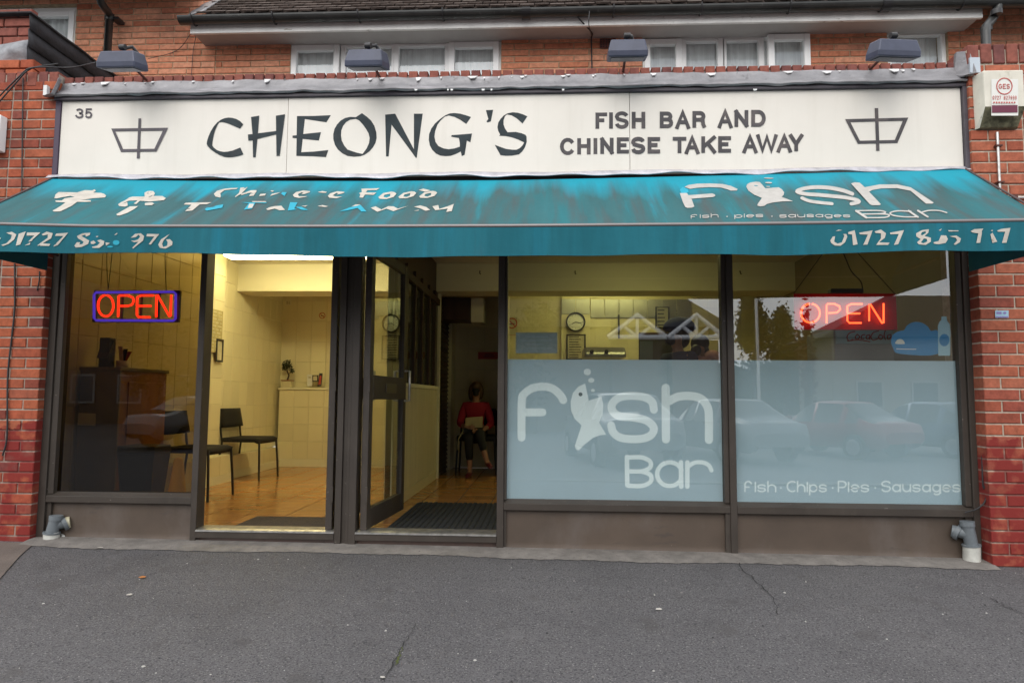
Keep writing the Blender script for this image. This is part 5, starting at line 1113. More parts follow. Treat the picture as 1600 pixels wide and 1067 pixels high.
# left window things
cb = thing('cabinet', (-3.05, .8, FZ), 'tall brown wooden cabinet behind the left window', 'cabinet')
box('carcass', -3.21, -2.905, .53, 1.15, FZ, 1.20, M_wood, cb, .004); box('front', -3.21, -2.90, .51, .529, FZ, 1.20, M_wood2, cb, .003); box('top', -3.215, -2.89, .50, 1.16, 1.2005, 1.228, M_wood2, cb, .004); box('side_panel', -2.9045, -2.896, .62, 1.07, .30, 1.12, M_wood, cb, .003)
i = Ink(lambda x, y, k: at(x, y, .505)); i.poly([(122, 645), (150, 646), (149, 665), (121, 664)]); tag(i.build('paper_note', M_paper, None), 'small white note stuck on the front of the brown cabinet', 'note')
bn = thing('waste_bin', (-2.64, .47, FZ), 'black plastic bin at the left window', 'bin')
def taper(mb, cx, cy, z0, z1, a0, a1, ch=.03):
    def rg(z, a): return [(cx-a+ch, cy-a, z), (cx+a-ch, cy-a, z), (cx+a, cy-a+ch, z), (cx+a, cy+a-ch, z), (cx+a-ch, cy+a, z), (cx-a+ch, cy+a, z), (cx-a, cy+a-ch, z), (cx-a, cy-a+ch, z)]
    v = rg(z0, a0)+rg(z1, a1); mb.add(v, [(k, (k+1) % 8, 8+(k+1) % 8, 8+k) for k in range(8)]+[tuple(range(7, -1, -1)), tuple(range(8, 16))])
mb = MB(); taper(mb, -2.66, .47, FZ, .60, .100, .138); mb.build('body', M_black, bn); mb = MB(); taper(mb, -2.66, .47, .601, .655, .143, .138); mb.build('lid', M_black, bn, bevel=.01)
CQ = at(278, 742, .30)
cn_ = thing('floor_cone', (CQ.x, CQ.y, FZ), 'yellow safety cone standing beside the black bin', 'cone')
MB().lathe((CQ.x, CQ.y, FZ), [(.085, .02), (.03, .45), (.022, .46), (.001, .46)], 20).build('cone', M_cone, cn_); box('foot', CQ.x-.09, CQ.x+.09, CQ.y-.09, CQ.y+.09, FZ, FZ+.02, M_cone, cn_, .01)
t = thing('card_holder', (-3.11, .7, 1.23), 'dark leaflet holder standing on the brown cabinet', 'leaflet holder'); box('holder', -3.15, -3.07, .62, .70, 1.229, 1.46, M_black, t, .006); MB().prism([(-3.15, .60, 1.30), (-3.07, .60, 1.30), (-3.06, .66, 1.44), (-3.16, .66, 1.44)], (0, .006, 0)).build('leaflet', M_dkwood, t)
t = thing('leaflets', (-3.01, .7, 1.23), 'fan of leaflets leaning in a cream tub on the brown cabinet', 'leaflets'); MB().lathe((-3.01, .70, 1.229), [(.0, 0), (.04, 0), (.045, .055), (.040, .055), (.038, .01)], 16).build('tub', M_pot, t)
for k, (m_, a) in enumerate(((M_paperp, -.35), (M_black, .05), (M_red, .35))): q = MB(); q.prism([(-3.03, .70+.006*k, 1.25), (-3.00, .70+.006*k, 1.25), (-3.00+.10*a, .73+.006*k, 1.40-.02*k), (-3.035+.10*a, .73+.006*k, 1.40-.02*k)], (0, .003, 0)); q.build('leaflet', m_, t)

# plant and cards on the ledge
pl = thing('potted_plant', tuple(at(449, 604, 4.28)), 'small bonsai like plant in a cream pot on the tiled ledge', 'plant')
c = at(449, 604, 4.28); c.z = 1.129
MB().box(c.x-.06, c.x+.06, c.y-.05, c.y+.05, c.z, c.z+.085).build('pot', M_pot, pl, bevel=.006); MB().box(c.x-.068, c.x+.068, c.y-.058, c.y+.058, c.z+.086, c.z+.10).build('pot_rim', M_wood, pl, bevel=.003)
MB().tube([c+Vector((0, 0, .10)), c+Vector((.015, 0, .16)), c+Vector((-.012, 0, .22)), c+Vector((-.02, .01, .28))], [.014, .011, .009, .005], 8).tube([c+Vector((.01, 0, .17)), c+Vector((.05, 0, .22))], .005, 6).build('trunk', M_dkwood, pl)
rl = random.Random(3); mb = MB()
for (cx, cz, rr, n) in ((-.035, .30, .055, 120), (.02, .27, .05, 90), (.055, .22, .035, 60), (.0, .335, .035, 50), (-.05, .25, .03, 40)):
    for k in range(n):
        v = Vector((rl.gauss(0, 1), rl.gauss(0, 1), rl.gauss(0, 1))).normalized()*rr*rl.random()**.4; p = c+Vector((cx, 0, cz))+v; a = Vector((rl.uniform(-1, 1), rl.uniform(-1, 1), rl.uniform(-1, 1))).normalized(); b = a.orthogonal().normalized(); s_ = .011
        mb.add([p-a*s_, p+b*s_*.6, p+a*s_, p-b*s_*.6], [(0, 1, 2, 3)])
tag(mb.build('foliage', M_leaf, pl), kind='stuff')
def flatsign(name, Y, polys, label, cat, thick=.006):
    """polys: list of (polygon in px, material, part name)"""
    x0 = sum(p[0] for p in polys[0][0])/len(polys[0][0]); y0 = sum(p[1] for p in polys[0][0])/len(polys[0][0])
    t = thing(name, tuple(at(x0, y0, Y)), label, cat)
    for k, (pg, m, nm) in enumerate(polys): MB().prism([at(x, y, Y-thick*.3*k) for x, y in pg], (0, thick if k == 0 else -.001, 0)).build(nm, m, t)
    return t
def rc(a, b, c_, d): return [(a, b), (c_, b), (c_, d), (a, d)]
flatsign('photo_card', 4.27, [(rc(488, 586, 497, 596), M_black, 'card'), (rc(489.5, 587.5, 495.5, 594.5), M_paperp, 'picture')], 'small dark framed card on the tiled ledge', 'card')
flatsign('leaflet_stand', 4.26, [([(496, 604), (499, 583), (504, 583), (502, 603)], M_black, 'stand'), ([(497.5, 601), (499.5, 587), (502.5, 587), (501, 600)], M_red, 'picture')], 'narrow dark leaflet leaning at the end of the tiled ledge', 'leaflet')
flatsign('price_ticket', 4.27, [(rc(480, 585, 487.5, 603), M_paper, 'card'), (rc(482, 588, 486, 591), M_paperp, 'print')], 'pale card standing on the tiled ledge beside the framed card', 'card')
flatsign('light_switch', 4.39, [(rc(446, 469, 455, 477), M_beam, 'plate'), (rc(447.5, 470.5, 450, 475.5), M_paperp, 'switch'), (rc(451, 470.5, 453.5, 475.5), M_paperp, 'switch')], 'cream fused switch high on the back wall of the waiting room', 'switch')
def nosmoke(cx, cy, r_, Y, label, plate=None):
    t = thing('no_smoking_sign', tuple(at(cx, cy, Y)), label, 'sign')
    f = lambda x, y, k: at(x, y, Y-.004-.0006*k)
    if plate: i = Ink(f); i.poly(plate); i.build('plate', M_paperp, t)
    i = Ink(lambda x, y, k: at(x, y, Y-.006-.0006*k)); i.stroke(arc(cx, cy, r_, r_, 0, 360, 24), r_*.24, None, False); i.stroke([(cx-r_*.7, cy-r_*.7), (cx+r_*.7, cy+r_*.7)], r_*.22, None, False); i.build('red_ring', M_red, t)
    i = Ink(lambda x, y, k: at(x, y, Y-.005-.0003*k)); i.stroke([(cx-r_*.6, cy+r_*.15), (cx+r_*.55, cy+r_*.15)], r_*.2, None, False); i.build('cigarette', M_black, t)
nosmoke(503.5, 493, 4.4, 4.39, 'round red no smoking sticker on the back wall of the waiting room')
nosmoke(800, 505, 7.5, 4.38, 'no smoking sign at the left edge of the middle window', rc(791, 496, 808, 523))
flatsign('red_notice', 4.38, [(rc(792, 516, 808, 523.5), M_red, 'plate'), (rc(795, 518.5, 805, 520), M_paperp, 'print')], 'small red notice under the no smoking sign', 'notice')
flatsign('red_notice', 4.38, [(rc(747, 550, 778, 561), M_red, 'plate'), (rc(758, 553, 771, 554.5), M_maroon, 'print'), (rc(756, 556, 773, 557.5), M_maroon, 'print')], 'red notice strip on the wall above the seated woman', 'notice')
# menu sheets on the left wall (plane X)
def wallsheet(name, X, pts, m, label, cat, frame=None, lines=0):
    t = thing(name, tuple(atx(*pts[0], X)), label, cat); q = [atx(x, y, X) for x, y in pts]; ys = [p.y for p in q]; zs_ = [p.z for p in q]
    y0, y1, z0, z1 = min(ys), max(ys), min(zs_), max(zs_); box('sheet', X-.004, X, y0, y1, z0, z1, m, t)
    if frame:
        F = MB(); f = .02; F.box(X, X+.008, y0-f, y0, z0-f, z1+f).box(X, X+.008, y1, y1+f, z0-f, z1+f).box(X, X+.008, y0, y1, z0-f, z0).box(X, X+.008, y0, y1, z1, z1+f); F.build('frame', frame, t)
    if lines:
        L_ = MB(); r_ = random.Random(5)
        for k in range(lines):
            zz = z1-(z1-z0)*(k+.7)/(lines+.4); yy = y0+.03
            while yy < y1-.05: w_ = r_.uniform(.03, .1); L_.box(X+.0005, X+.0015, yy, min(yy+w_, y1-.02), zz-.006, zz+.006); yy += w_+.03
        L_.build('print', M_paperp, t)
wallsheet('menu_board', -3.122, [(331, 482), (346, 552)], mat('olive_sheet', (.42, .36, .16), .7, var=(14, .2)), 'olive menu sheets pinned on the left wall just inside the doorway', 'menu', lines=12)
wallsheet('framed_notice', -3.118, [(339.5, 532), (346, 563)], M_paperp, 'black framed notice below the menu on the left wall', 'notice', frame=M_black, lines=5)

# right room: pillar, steel, clock, posters, fryer, counter, fridge
pr = thing('tiled_pillar', (.7, 4.35, FZ), 'cream tiled pillar behind the clock', 'pillar'); xa, xb = at(877, 500, 4.34).x, at(922, 500, 4.34).x; box('core', xa, xb, 4.355, 4.41, FZ, 2.34, M_tilew, pr, .003)
for k in range(2): box('steel_tile', xa+(xb-xa)*k/2+.003, xa+(xb-xa)*(k+1)/2-.003, 4.345, 4.3545, 2.10, 2.30, M_steel, pr, .003)
sp = thing('steel_splashback', (1.3, 4.4, 2.1), 'row of shiny steel wall panels high behind the counter', 'splashback')
for k in range(7): x = xb+.01+k*.185; box('panel', x, x+.18, 4.395, 4.405, 2.06, 2.30, M_steel, sp, .003)
def wallclock(cx, cy, Y, label):
    c = at(cx, cy, Y); t = thing('wall_clock', tuple(c), label, 'clock'); r_ = .125
    MB().lathe((c.x, Y, c.z), [(r_, .0), (r_, -.03), (r_-.006, -.035), (r_-.016, -.03), (r_-.018, -.012)], 40, axis='y').build('rim', M_black, t)
    MB().lathe((c.x, Y, c.z), [(r_-.017, -.012), (.001, -.0125)], 40, axis='y').build('dial', M_paper, t)
    mb = MB()
    for k in range(12): a = k*math.pi/6; mb.tube([(c.x+.078*math.cos(a), Y-.014, c.z+.078*math.sin(a)), (c.x+.092*math.cos(a), Y-.014, c.z+.092*math.sin(a))], .0028, 4)
    mb.build('hour_marks', M_black, t); MB().tube([(c.x, Y-.016, c.z), (c.x-.05, Y-.016, c.z-.028)], .004, 6).build('hand', M_black, t); MB().tube([(c.x, Y-.018, c.z), (c.x+.078, Y-.018, c.z-.022)], .003, 6).build('hand', M_black, t)
wallclock(899.5, 503, 4.34, 'round black rimmed wall clock on the tiled pillar')
def poster(rect, Y, m, label, frame=None, lines=8, red=False):
    a, b, c_, d_ = rect; t = thing('poster', tuple(at((a+c_)/2, (b+d_)/2, Y)), label, 'poster'); MB().prism([at(x, y, Y) for x, y in rc(*rect)], (0, .004, 0)).build('sheet', m, t)
    if frame: MB().tube([at(x, y, Y-.004) for x, y in rc(*rect)], .013, 4, closed=True).build('frame', frame, t)
    i = Ink(lambda x, y, k: at(x, y, Y-.003-.0001*k)); r_ = random.Random(int(a))
    for k in range(lines): y = b+(d_-b)*(k+.8)/(lines+.5); i.stroke([(a+(c_-a)*.12, y), (a+(c_-a)*r_.uniform(.6, .9), y)], (d_-b)/lines*.3, None, False)
    i.build('print', M_ink2, t)
poster((886, 523, 914, 561), 4.34, M_paperp, 'framed price list on the pillar under the clock', M_black, 9)
poster((1025, 480, 1045, 512), 4.36, mat('shaded_board', (.35, .33, .22), .7), 'board of papers high on the back wall beside the staff', M_black, 5)
poster((1052, 482, 1076, 508), 4.40, M_paperp, 'pale certificate high on the back wall to the right of the board', None, 5)
t = thing('knife_rail', tuple(at(967, 510, 4.36)), 'black upright strip hanging on the back wall over the fryer', 'rail'); MB().prism([at(x, y, 4.38) for x, y in rc(965.5, 492, 968, 529)], (0, -.02, 0)).build('strip', M_black, t)
t = thing('doorway', tuple(at(1028, 545, 4.36)), 'dark doorway to the kitchen behind the counter', 'doorway'); MB().prism([at(x, y, 4.40) for x, y in rc(998, 523, 1060, 640)], (0, -.006, 0)).build('opening', M_dark, t); MB().prism([at(x, y, 4.40) for x, y in rc(998, 520, 1062, 523)], (0, -.03, 0)).build('lintel', M_dkwood, t); MB().prism([at(x, y, 4.39) for x, y in rc(1000, 533, 1020, 575)], (0, -.004, 0)).build('glazed_panel', mat('blue_dark_glass', (.05, .07, .09), .3), t)
fr_ = thing('fryer_range', (.9, 2.9, FZ), 'stainless steel fryer range with a curved chrome hood', 'fryer'); a, b = at(912, 545, 2.6).x, at(976, 545, 2.6).x
zt_ = at(940, 543, 2.6).z; zb_ = at(940, 556, 2.6).z
mb = MB(); n = 10; prof = [(2.60+.03*math.sin(R(9*k)), zt_-.10*(1-math.cos(R(9*k)))) for k in range(n+1)]
mb.prism([(a, 2.45, zb_-.02), (a, 2.46, zb_+.03), (a, 2.55, zt_), (a, 2.95, zt_), (a, 2.95, zb_-.02)], (b-a, 0, 0)); mb.build('hood', M_steel, fr_, bevel=.02); box('range', a-.3, b+.4, 2.5, 3.0, FZ, 1.25, M_steel, fr_, .01)
for x_ in (925, 948): q = at(x_, 549, 2.42); MB().lathe((q.x, 2.455, q.z), [(.02, 0), (.02, -.01), (.001, -.012)], 12, axis='y').build('gauge', M_black, fr_)
ct = thing('counter', (1.6, 2.2, FZ), 'shop counter with a pale worktop behind the frosted film', 'counter'); box('body', .75, 2.95, 2.0, 2.4, FZ, 1.05, M_tilew, ct, .005); box('worktop', .72, 2.98, 1.95, 2.43, 1.051, 1.085, M_steel, ct, .006)
fg = thing('drinks_fridge', (2.4, .9, FZ), 'drinks fridge with a lit white top and red script behind the right window', 'fridge')
a, b = at(1304, 530, .75).x, at(1398, 530, .75).x; zt_ = at(1350, 514, .75).z
box('cabinet', a, b, .76, 1.3, FZ, zt_, mat('fridge_grey', (.26, .27, .30), .45), fg, .01); box('header', a+.01, b-.01, .745, .759, at(1350, 537, .75).z, zt_-.01, M_lblue, fg, .003)
i = Ink(lambda x, y, k: at(x, y, .742-.0002*k)); TC = (1130, 380, 3.404)
for s_ in ([(700,470),(672,478),(658,500),(668,518),(690,512)], [(712,485),(702,500),(712,512),(726,498),(714,485)], [(752,486),(738,490),(734,506),(748,508)], [(778,488),(762,492),(762,508),(776,506),(780,488),(780,512)], [(826,466),(800,474),(786,496),(796,516),(822,508)], [(834,486),(826,500),(838,512),(850,496),(834,486)], [(862,462),(856,490),(862,512)], [(890,486),(874,492),(876,510),(890,504),(893,486),(894,512)], [(662,520),(720,514),(780,524)]): i.stroke(s_, 6, TC, True, 3)
i.build('lettering', mat('red_script', (.30, .015, .02), .5), fg)

# neon signs
on = thing('open_sign', tuple(at(211, 478, .15)), 'red OPEN neon sign with a violet border hanging in the left window', 'neon sign')
f1 = lambda x, y, dy=0: at(x, y, .13+dy)
def neon(T, strokes, r_, m, parent, Y): 
    for s_ in strokes: MB().tube([at(T[0]+x/T[2], T[1]+y/T[2], Y) for x, y in s_], r_, 8).build('letter_tube', m, parent)
TN = (0, 355, 4.)
neon(TN, [arc(661, 491, 48, 66, 80, -265, 26), [(738,560),(741,432),(750,427),(800,427)]+[(830,440),(837,460),(825,485),(795,493),(752,493)], [(960,427),(880,427),(858,440),(856,493)], [(862,493),(945,493)], [(856,500),(856,550),(866,562),(940,563)], [(976,562),(978,425),(984,424),(1060,558),(1066,556),(1070,424)]], .0074, E_red, on, .13)
MB().tube([f1(x, y, .01) for x, y in [(150, 457), (271, 456), (274.5, 459), (274, 498), (271, 501), (150, 500.5), (147, 497), (147, 460)]], .009, 8, closed=True).build('border_tube', E_blue, on)
a = f1(146, 454, .03); b = f1(278, 503, .03); F = MB(); F.box(a.x, b.x, .165, .19, b.z, b.z+.02).box(a.x, b.x, .165, .19, a.z-.02, a.z).box(a.x, a.x+.02, .165, .19, b.z+.02, a.z-.02).box(b.x-.02, b.x, .165, .19, b.z+.02, a.z-.02); F.build('frame', M_black, on)
F = MB()
for px in (185, 215, 243): q = f1(px, 480); F.box(q.x-.006, q.x+.006, .166, .18, b.z+.02, a.z-.02)
F.build('rear_bar', M_black, on)
cable([f1(169, 453, .03), f1(167, 400, .03), (f1(167, 400, .03).x, .16, 2.4)], .0025, label='left hanging wire of the left OPEN sign', sm=3)
cable([f1(169, 453, .03), f1(175, 398, .03), (f1(177, 398, .03).x, .16, 2.4)], .0025, label='slanting hanging wire beside the left wire of the left OPEN sign', sm=3)
cable([f1(260, 454, .03), f1(258, 398, .03), (f1(258, 398, .03).x, .16, 2.4)], .0025, label='right hanging wire of the left OPEN sign', sm=3)
o2 = thing('open_sign', tuple(at(1321, 487, .16)), 'orange red OPEN neon sign on a clear red panel in the right window', 'neon sign')
acr = glass('red_acrylic', (.75, .22, .24), .04)
at_ = acr.node_tree; ao = at_.nodes['Material Output'] if 'Material Output' in at_.nodes else [n for n in at_.nodes if n.type == 'OUTPUT_MATERIAL'][0]; a_src = ao.inputs[0].links[0].from_socket
a_d = at_.nodes.new('ShaderNodeBsdfDiffuse'); a_d.inputs[0].default_value = (.75, .05, .06, 1); a_m = at_.nodes.new('ShaderNodeMixShader'); a_m.inputs[0].default_value = .38; at_.links.new(a_src, a_m.inputs[1]); at_.links.new(a_d.outputs[0], a_m.inputs[2]); at_.links.new(a_m.outputs[0], ao.inputs[0])
a = at(1240, 459, .18); b = at(1402, 515, .18); MB().box(a.x, b.x, .18, .188, b.z, a.z).build('acrylic_panel', acr, o2)
MB().tube([(a.x, .183, a.z), (b.x, .183, a.z), (b.x, .183, b.z), (a.x, .183, b.z)], .004, 4, closed=True).build('panel_edge', mat('pink_edge', (.4, .12, .12), .3), o2)
TO = (1130, 380, 3.404)
neon(TO, [arc(464, 372, 50, 50, 80, -265, 24), [(550,425),(550,330),(556,323),(590,323),(618,335),(622,352),(606,368),(560,372)], [(740,324),(680,324),(660,335),(660,372)], [(662,374),(728,374)], [(660,380),(660,412),(672,424),(735,424)], [(776,414),(776,326),(782,324),(846,426),(853,424),(853,320)]], .0056, E_red2, o2, .15)
q0 = at(1130+570/3.404, 380+242/3.404, .2); q1 = at(1130+745/3.404, 380+266/3.404, .2); MB().box(q0.x, q1.x, .19, .25, q1.z, q0.z).build('transformer', M_black, o2, bevel=.006)
for (xa, ya, xb, yb, l_) in ((1240, 459, 1285, 397, 'left slanting hanging wire of the right OPEN sign'), (1398, 459, 1340, 395, 'right slanting hanging wire of the right OPEN sign')):
    cable([at(xa, ya, .18), at(xb, yb, .18), at(xb+(xb-xa)*.25, yb-16, .18)], .0028, label=l_, sm=2)
cable([at(1348, 455, .2), at(1345, 440, .2), at(1331, 425, .2), at(1323, 408, .2), at(1317, 392, .2), at(1312, 370, .2)], .004, label='curving supply cable above the right OPEN sign')
cable([at(1480, 385, .2), at(1484, 440, .2), at(1489, 492, .2), at(1491, 510, .2), at(1496, 559, .2), at(1499, 640, .2)], .004, label='black power cable hanging at the right edge of the right window')
q = at(1490, 497, .19); tag(MB().box(q.x-.018, q.x+.018, .18, .205, q.z-.035, q.z+.035).build('inline_switch', mat('blue_switch', (.03, .05, .16), .5), bevel=.008), 'dark blue inline switch on the cable at the right edge of the window', 'switch')
# stickers on the glass
ps = thing('window_notice', tuple(at(838, 536, .046)), 'pale bluish notice stuck inside the middle window', 'notice')
i = Ink(lambda x, y, k: at(x, y, .0565)); i.poly(rc(806, 519.5, 871, 552)); i.build('sheet', mat('notice_back', (.22, .28, .29), .6), ps)
i = Ink(lambda x, y, k: at(x, y, .0555))
for y, a, b in ((526, 820, 856), (532, 814, 862), (538, 820, 850), (544, 824, 862)): i.stroke([(a, y), (b, y)], 2.2, None, False)
i.build('print', mat('notice_print', (.26, .33, .35), .6), ps)
cs = thing('cloud_sticker', tuple(at(1430, 530, .056)), 'blue cloud shaped sticker with a bottle at the right side of the window', 'sticker')
i = Ink(lambda x, y, k: at(x, y, .0568-.0001*k)); i.poly([(x, y) for x, y in smooth([(940,588),(905,560),(893,520),(905,485),(935,468),(962,462),(975,440),(1010,420),(1055,422),(1090,445),(1105,466),(1143,470),(1143,588)], 4, True)], TO); i.build('cloud', M_blue, cs)
i = Ink(lambda x, y, k: at(x, y, .0563-.0001*k)); i.poly([(1160,390),(1188,390),(1190,412),(1205,430),(1209,470),(1207,598),(1144,598),(1142,440),(1150,418),(1160,408)], TO); i.build('bottle', M_lblue, cs)
i = Ink(lambda x, y, k: at(x, y, .0558-.0001*k)); i.poly(smooth([(916,534),(922,518),(935,510),(952,512),(964,526),(962,536)], 3, True), TO); i.stroke([(922, 562), (1025, 564)], 4, TO); i.build('print', M_paper, cs)
i = Ink(lambda x, y, k: at(x, y, .0558-.0001*k)); i.ell(1176, 515, 27, 33, TO); i.build('drop', M_blue, cs)
for px, Y, l_ in ((750, 3.04, 'small screw hook on the beam above the right doorway'), (898.5, 3.04, 'small hook on the beam at the left of the middle window'), (1156, 3.04, 'small hook on the beam just right of the second window post')):
    q = at(px, 424, Y); tag(MB().tube([(q.x, 3.05, q.z), (q.x, 3.02, q.z), (q.x, 3.015, q.z-.03), (q.x+.012, 3.02, q.z-.035)], .006, 6).build('hook', M_dkwood), l_, 'hook')

# ================================================================== PEOPLE
def skin(name, joints, edges, m, parent, root, sub=2):
    """one continuous tapering body grown over a skeleton; joints {key: (x, y, z, r) or (x, y, z, rx, ry)}"""
    ks = list(joints); org = ORG.get(parent.name, Vector((0, 0, 0)))
    me = bpy.data.meshes.new(name); me.from_pydata([tuple(Vector(joints[k][:3])-org) for k in ks], [(ks.index(a), ks.index(b)) for a, b in edges], [])
    o = bpy.data.objects.new(name, me); COL.objects.link(o); o.parent = parent; o.modifiers.new('skin', 'SKIN'); me.materials.append(m)
    if not me.skin_vertices: 
        bm = bmesh.new(); bm.from_mesh(me); bm.verts.layers.skin.verify(); bm.to_mesh(me); bm.free()
    sv = me.skin_vertices[0].data
    for i, k in enumerate(ks):
        j = joints[k]; sv[i].radius = (j[3], j[4] if len(j) > 4 else j[3]); sv[i].use_root = (k == root)
    sm_ = o.modifiers.new('sub', 'SUBSURF'); sm_.levels = sub; sm_.render_levels = sub
    me.polygons.foreach_set('use_smooth', [True]*len(me.polygons)); o.modifiers['skin'].use_smooth_shade = True; ORG[o.name] = org; return o
def ball(mb, c, rx, ry, rz, n=16, m_=10, mi=0, cut=None):
    vs = []; c = Vector(c)
    for j in range(m_+1):
        t = math.pi*j/m_
        for k in range(n): a = 2*math.pi*k/n; vs.append(c+Vector((rx*math.sin(t)*math.cos(a), ry*math.sin(t)*math.sin(a), rz*math.cos(t))))
    mb.add(vs, [(j*n+k, j*n+(k+1) % n, (j+1)*n+(k+1) % n, (j+1)*n+k) for j in range(m_) for k in range(n)], mi, True)
M_skin = mat('skin', (.46, .25, .16), .5, var=(12, .06)); M_hair = mat('black_hair', (.012, .010, .010), .45, var=(60, .4)); M_bhair = mat('brown_hair', (.09, .045, .02), .5, var=(60, .4))
M_redt = mat('red_knit', (.36, .012, .03), .85, bump=(90, .3, .003)); M_trous = mat('black_trousers', (.013, .013, .017), .8); M_bag = mat('beige_bag', (.48, .40, .20), .6, var=(9, .12)); M_shoe = mat('dark_red_shoe', (.16, .02, .03), .4)
M_mask = mat('black_face_mask', (.008, .008, .008), .5); M_pink = mat('pink_cloth', (.80, .42, .40), .85); M_navy = mat('navy_cloth', (.035, .045, .11), .85)
# seated woman: hips on the chair at (-.53, 3.74)
wx, wy = -.555, 3.70; S = FZ
wm = thing('person', (wx, wy, S), 'woman in a red top sitting cross legged with a beige bag on her lap', 'person')
J = {'hip': (wx, wy, S+.56, .125, .10), 'waist': (wx, wy+.02, S+.72, .105, .085), 'chest': (wx, wy, S+.88, .125, .09), 'neckb': (wx+.005, wy-.01, S+1.0, .055), 'neck': (wx+.01, wy-.02, S+1.05, .042), 'head0': (wx+.01, wy-.035, S+1.12, .062, .07), 'head1': (wx+.01, wy-.03, S+1.20, .07, .078),
 'lsh': (wx-.15, wy, S+.95, .052), 'lel': (wx-.21, wy-.06, S+.70, .040), 'lwr': (wx-.10, wy-.27, S+.66, .026), 'lha': (wx-.03, wy-.31, S+.66, .026, .016),
 'rsh': (wx+.16, wy, S+.95, .052), 'rel': (wx+.23, wy-.05, S+.70, .040), 'rwr': (wx+.14, wy-.27, S+.62, .026), 'rha': (wx+.06, wy-.32, S+.61, .026, .016),
 'lth': (wx-.085, wy-.02, S+.53, .085), 'lkn': (wx-.045, wy-.40, S+.52, .060), 'lan': (wx-.03, wy-.36, S+.11, .034), 'lhe': (wx-.03, wy-.36, S+.05, .032), 'lto': (wx-.04, wy-.53, S+.030, .028, .020),
 'rth': (wx+.085, wy-.02, S+.54, .085), 'rkn': (wx+.10, wy-.42, S+.58, .060), 'ran': (wx+.20, wy-.50, S+.25, .034), 'rhe': (wx+.215, wy-.49, S+.20, .032), 'rto': (wx+.27, wy-.64, S+.17, .028, .02)}
Ed = [('hip','waist'),('waist','chest'),('chest','neckb'),('neckb','neck'),('neck','head0'),('head0','head1'),('chest','lsh'),('lsh','lel'),('lel','lwr'),('lwr','lha'),('chest','rsh'),('rsh','rel'),('rel','rwr'),('rwr','rha'),('hip','lth'),('lth','lkn'),('lkn','lan'),('lan','lhe'),('lhe','lto'),('hip','rth'),('rth','rkn'),('rkn','ran'),('ran','rhe'),('rhe','rto')]
skin('body', J, Ed, M_skin, wm, 'hip')
def grow(J, ks, g): return {k: tuple(list(J[k][:3])+[v+g for v in J[k][3:]]) for k in ks}
T = grow(J, ['waist','chest','lsh','lel','rsh','rel','neckb'], .014); T['hip'] = (wx, wy, S+.60, .135, .11); T['lfa'] = (wx-.145, wy-.19, S+.675, .040); T['rfa'] = (wx+.175, wy-.19, S+.65, .040)
skin('top', T, [('hip','waist'),('waist','chest'),('chest','neckb'),('chest','lsh'),('lsh','lel'),('lel','lfa'),('chest','rsh'),('rsh','rel'),('rel','rfa')], M_redt, wm, 'hip')
T = grow(J, ['hip','lth','lkn','rth','rkn'], .012); T['lc'] = (wx-.033, wy-.37, S+.20, .048); T['rc'] = (wx+.175, wy-.48, S+.33, .046)
skin('trousers', T, [('hip','lth'),('lth','lkn'),('lkn','lc'),('hip','rth'),('rth','rkn'),('rkn','rc')], M_trous, wm, 'hip')
hb = MB(); ball(hb, (wx+.008, wy-.005, S+1.215), .088, .092, .088); ball(hb, (wx-.062, wy+.0, S+1.14), .040, .07, .12); ball(hb, (wx+.078, wy+.0, S+1.15), .035, .065, .10); ball(hb, (wx+.008, wy+.04, S+1.13), .08, .06, .12); hb.build('hair', M_bhair, wm)
mk = MB(); ball(mk, (wx+.012, wy-.085, S+1.165), .055, .035, .04); ball(mk, (wx+.012, wy-.095, S+1.12), .042, .03, .035); mk.build('face_mask', M_mask, wm)
for sx in (-1, 1):
    F = MB(); hx, hy, hz = (wx-.03, wy-.31, S+.66) if sx < 0 else (wx+.06, wy-.32, S+.61)
    for k in range(4): y_ = hy-.012*k+.01; F.tube([(hx-.01*sx*0, hy-.015, hz+.018-.012*k), (hx-sx*.035, hy-.03, hz+.020-.013*k), (hx-sx*(.062-.006*abs(k-1)), hy-.02, hz+.014-.013*k)], [.0085, .008, .006], 6)
    F.tube([(hx, hy, hz+.015), (hx-sx*.02, hy-.02, hz+.040)], [.010, .007], 6); F.build('fingers', M_skin, wm)
    x_, y_, z_ = J['lto' if sx < 0 else 'rto'][:3]; hx, hy, hz = J['lhe' if sx < 0 else 'rhe'][:3]
    SH = MB(); SH.tube([(hx, hy+.03, hz-.01), ((hx+x_)/2, (hy+y_)/2, (hz+z_)/2-.008), (x_, y_-.01, z_-.005), (x_, y_-.035, z_-.008)], [.036, .034, .033, .018], 10); SH.build('shoe', M_shoe, wm)
bg = thing('handbag', (wx, wy-.28, S+.72), 'beige clutch bag and black strap held on the lap of the seated woman', 'bag')
MB().prism([(wx-.115, wy-.29, S+.63), (wx+.125, wy-.29, S+.65), (wx+.13, wy-.27, S+.81), (wx-.11, wy-.27, S+.79)], (0, .05, 0)).build('bag', M_bag, bg, bevel=.012)
MB().prism([(wx-.15, wy-.30, S+.585), (wx+.14, wy-.30, S+.60), (wx+.13, wy-.30, S+.66), (wx-.12, wy-.30, S+.65)], (0, .05, 0)).build('black_pouch', M_trous, bg, bevel=.01)
MB().tube([(wx-.13, wy-.30, S+.62), (wx-.19, wy-.33, S+.50), (wx-.195, wy-.34, S+.36), (wx-.17, wy-.33, S+.33)], .008, 6).build('strap', M_bag, bg)

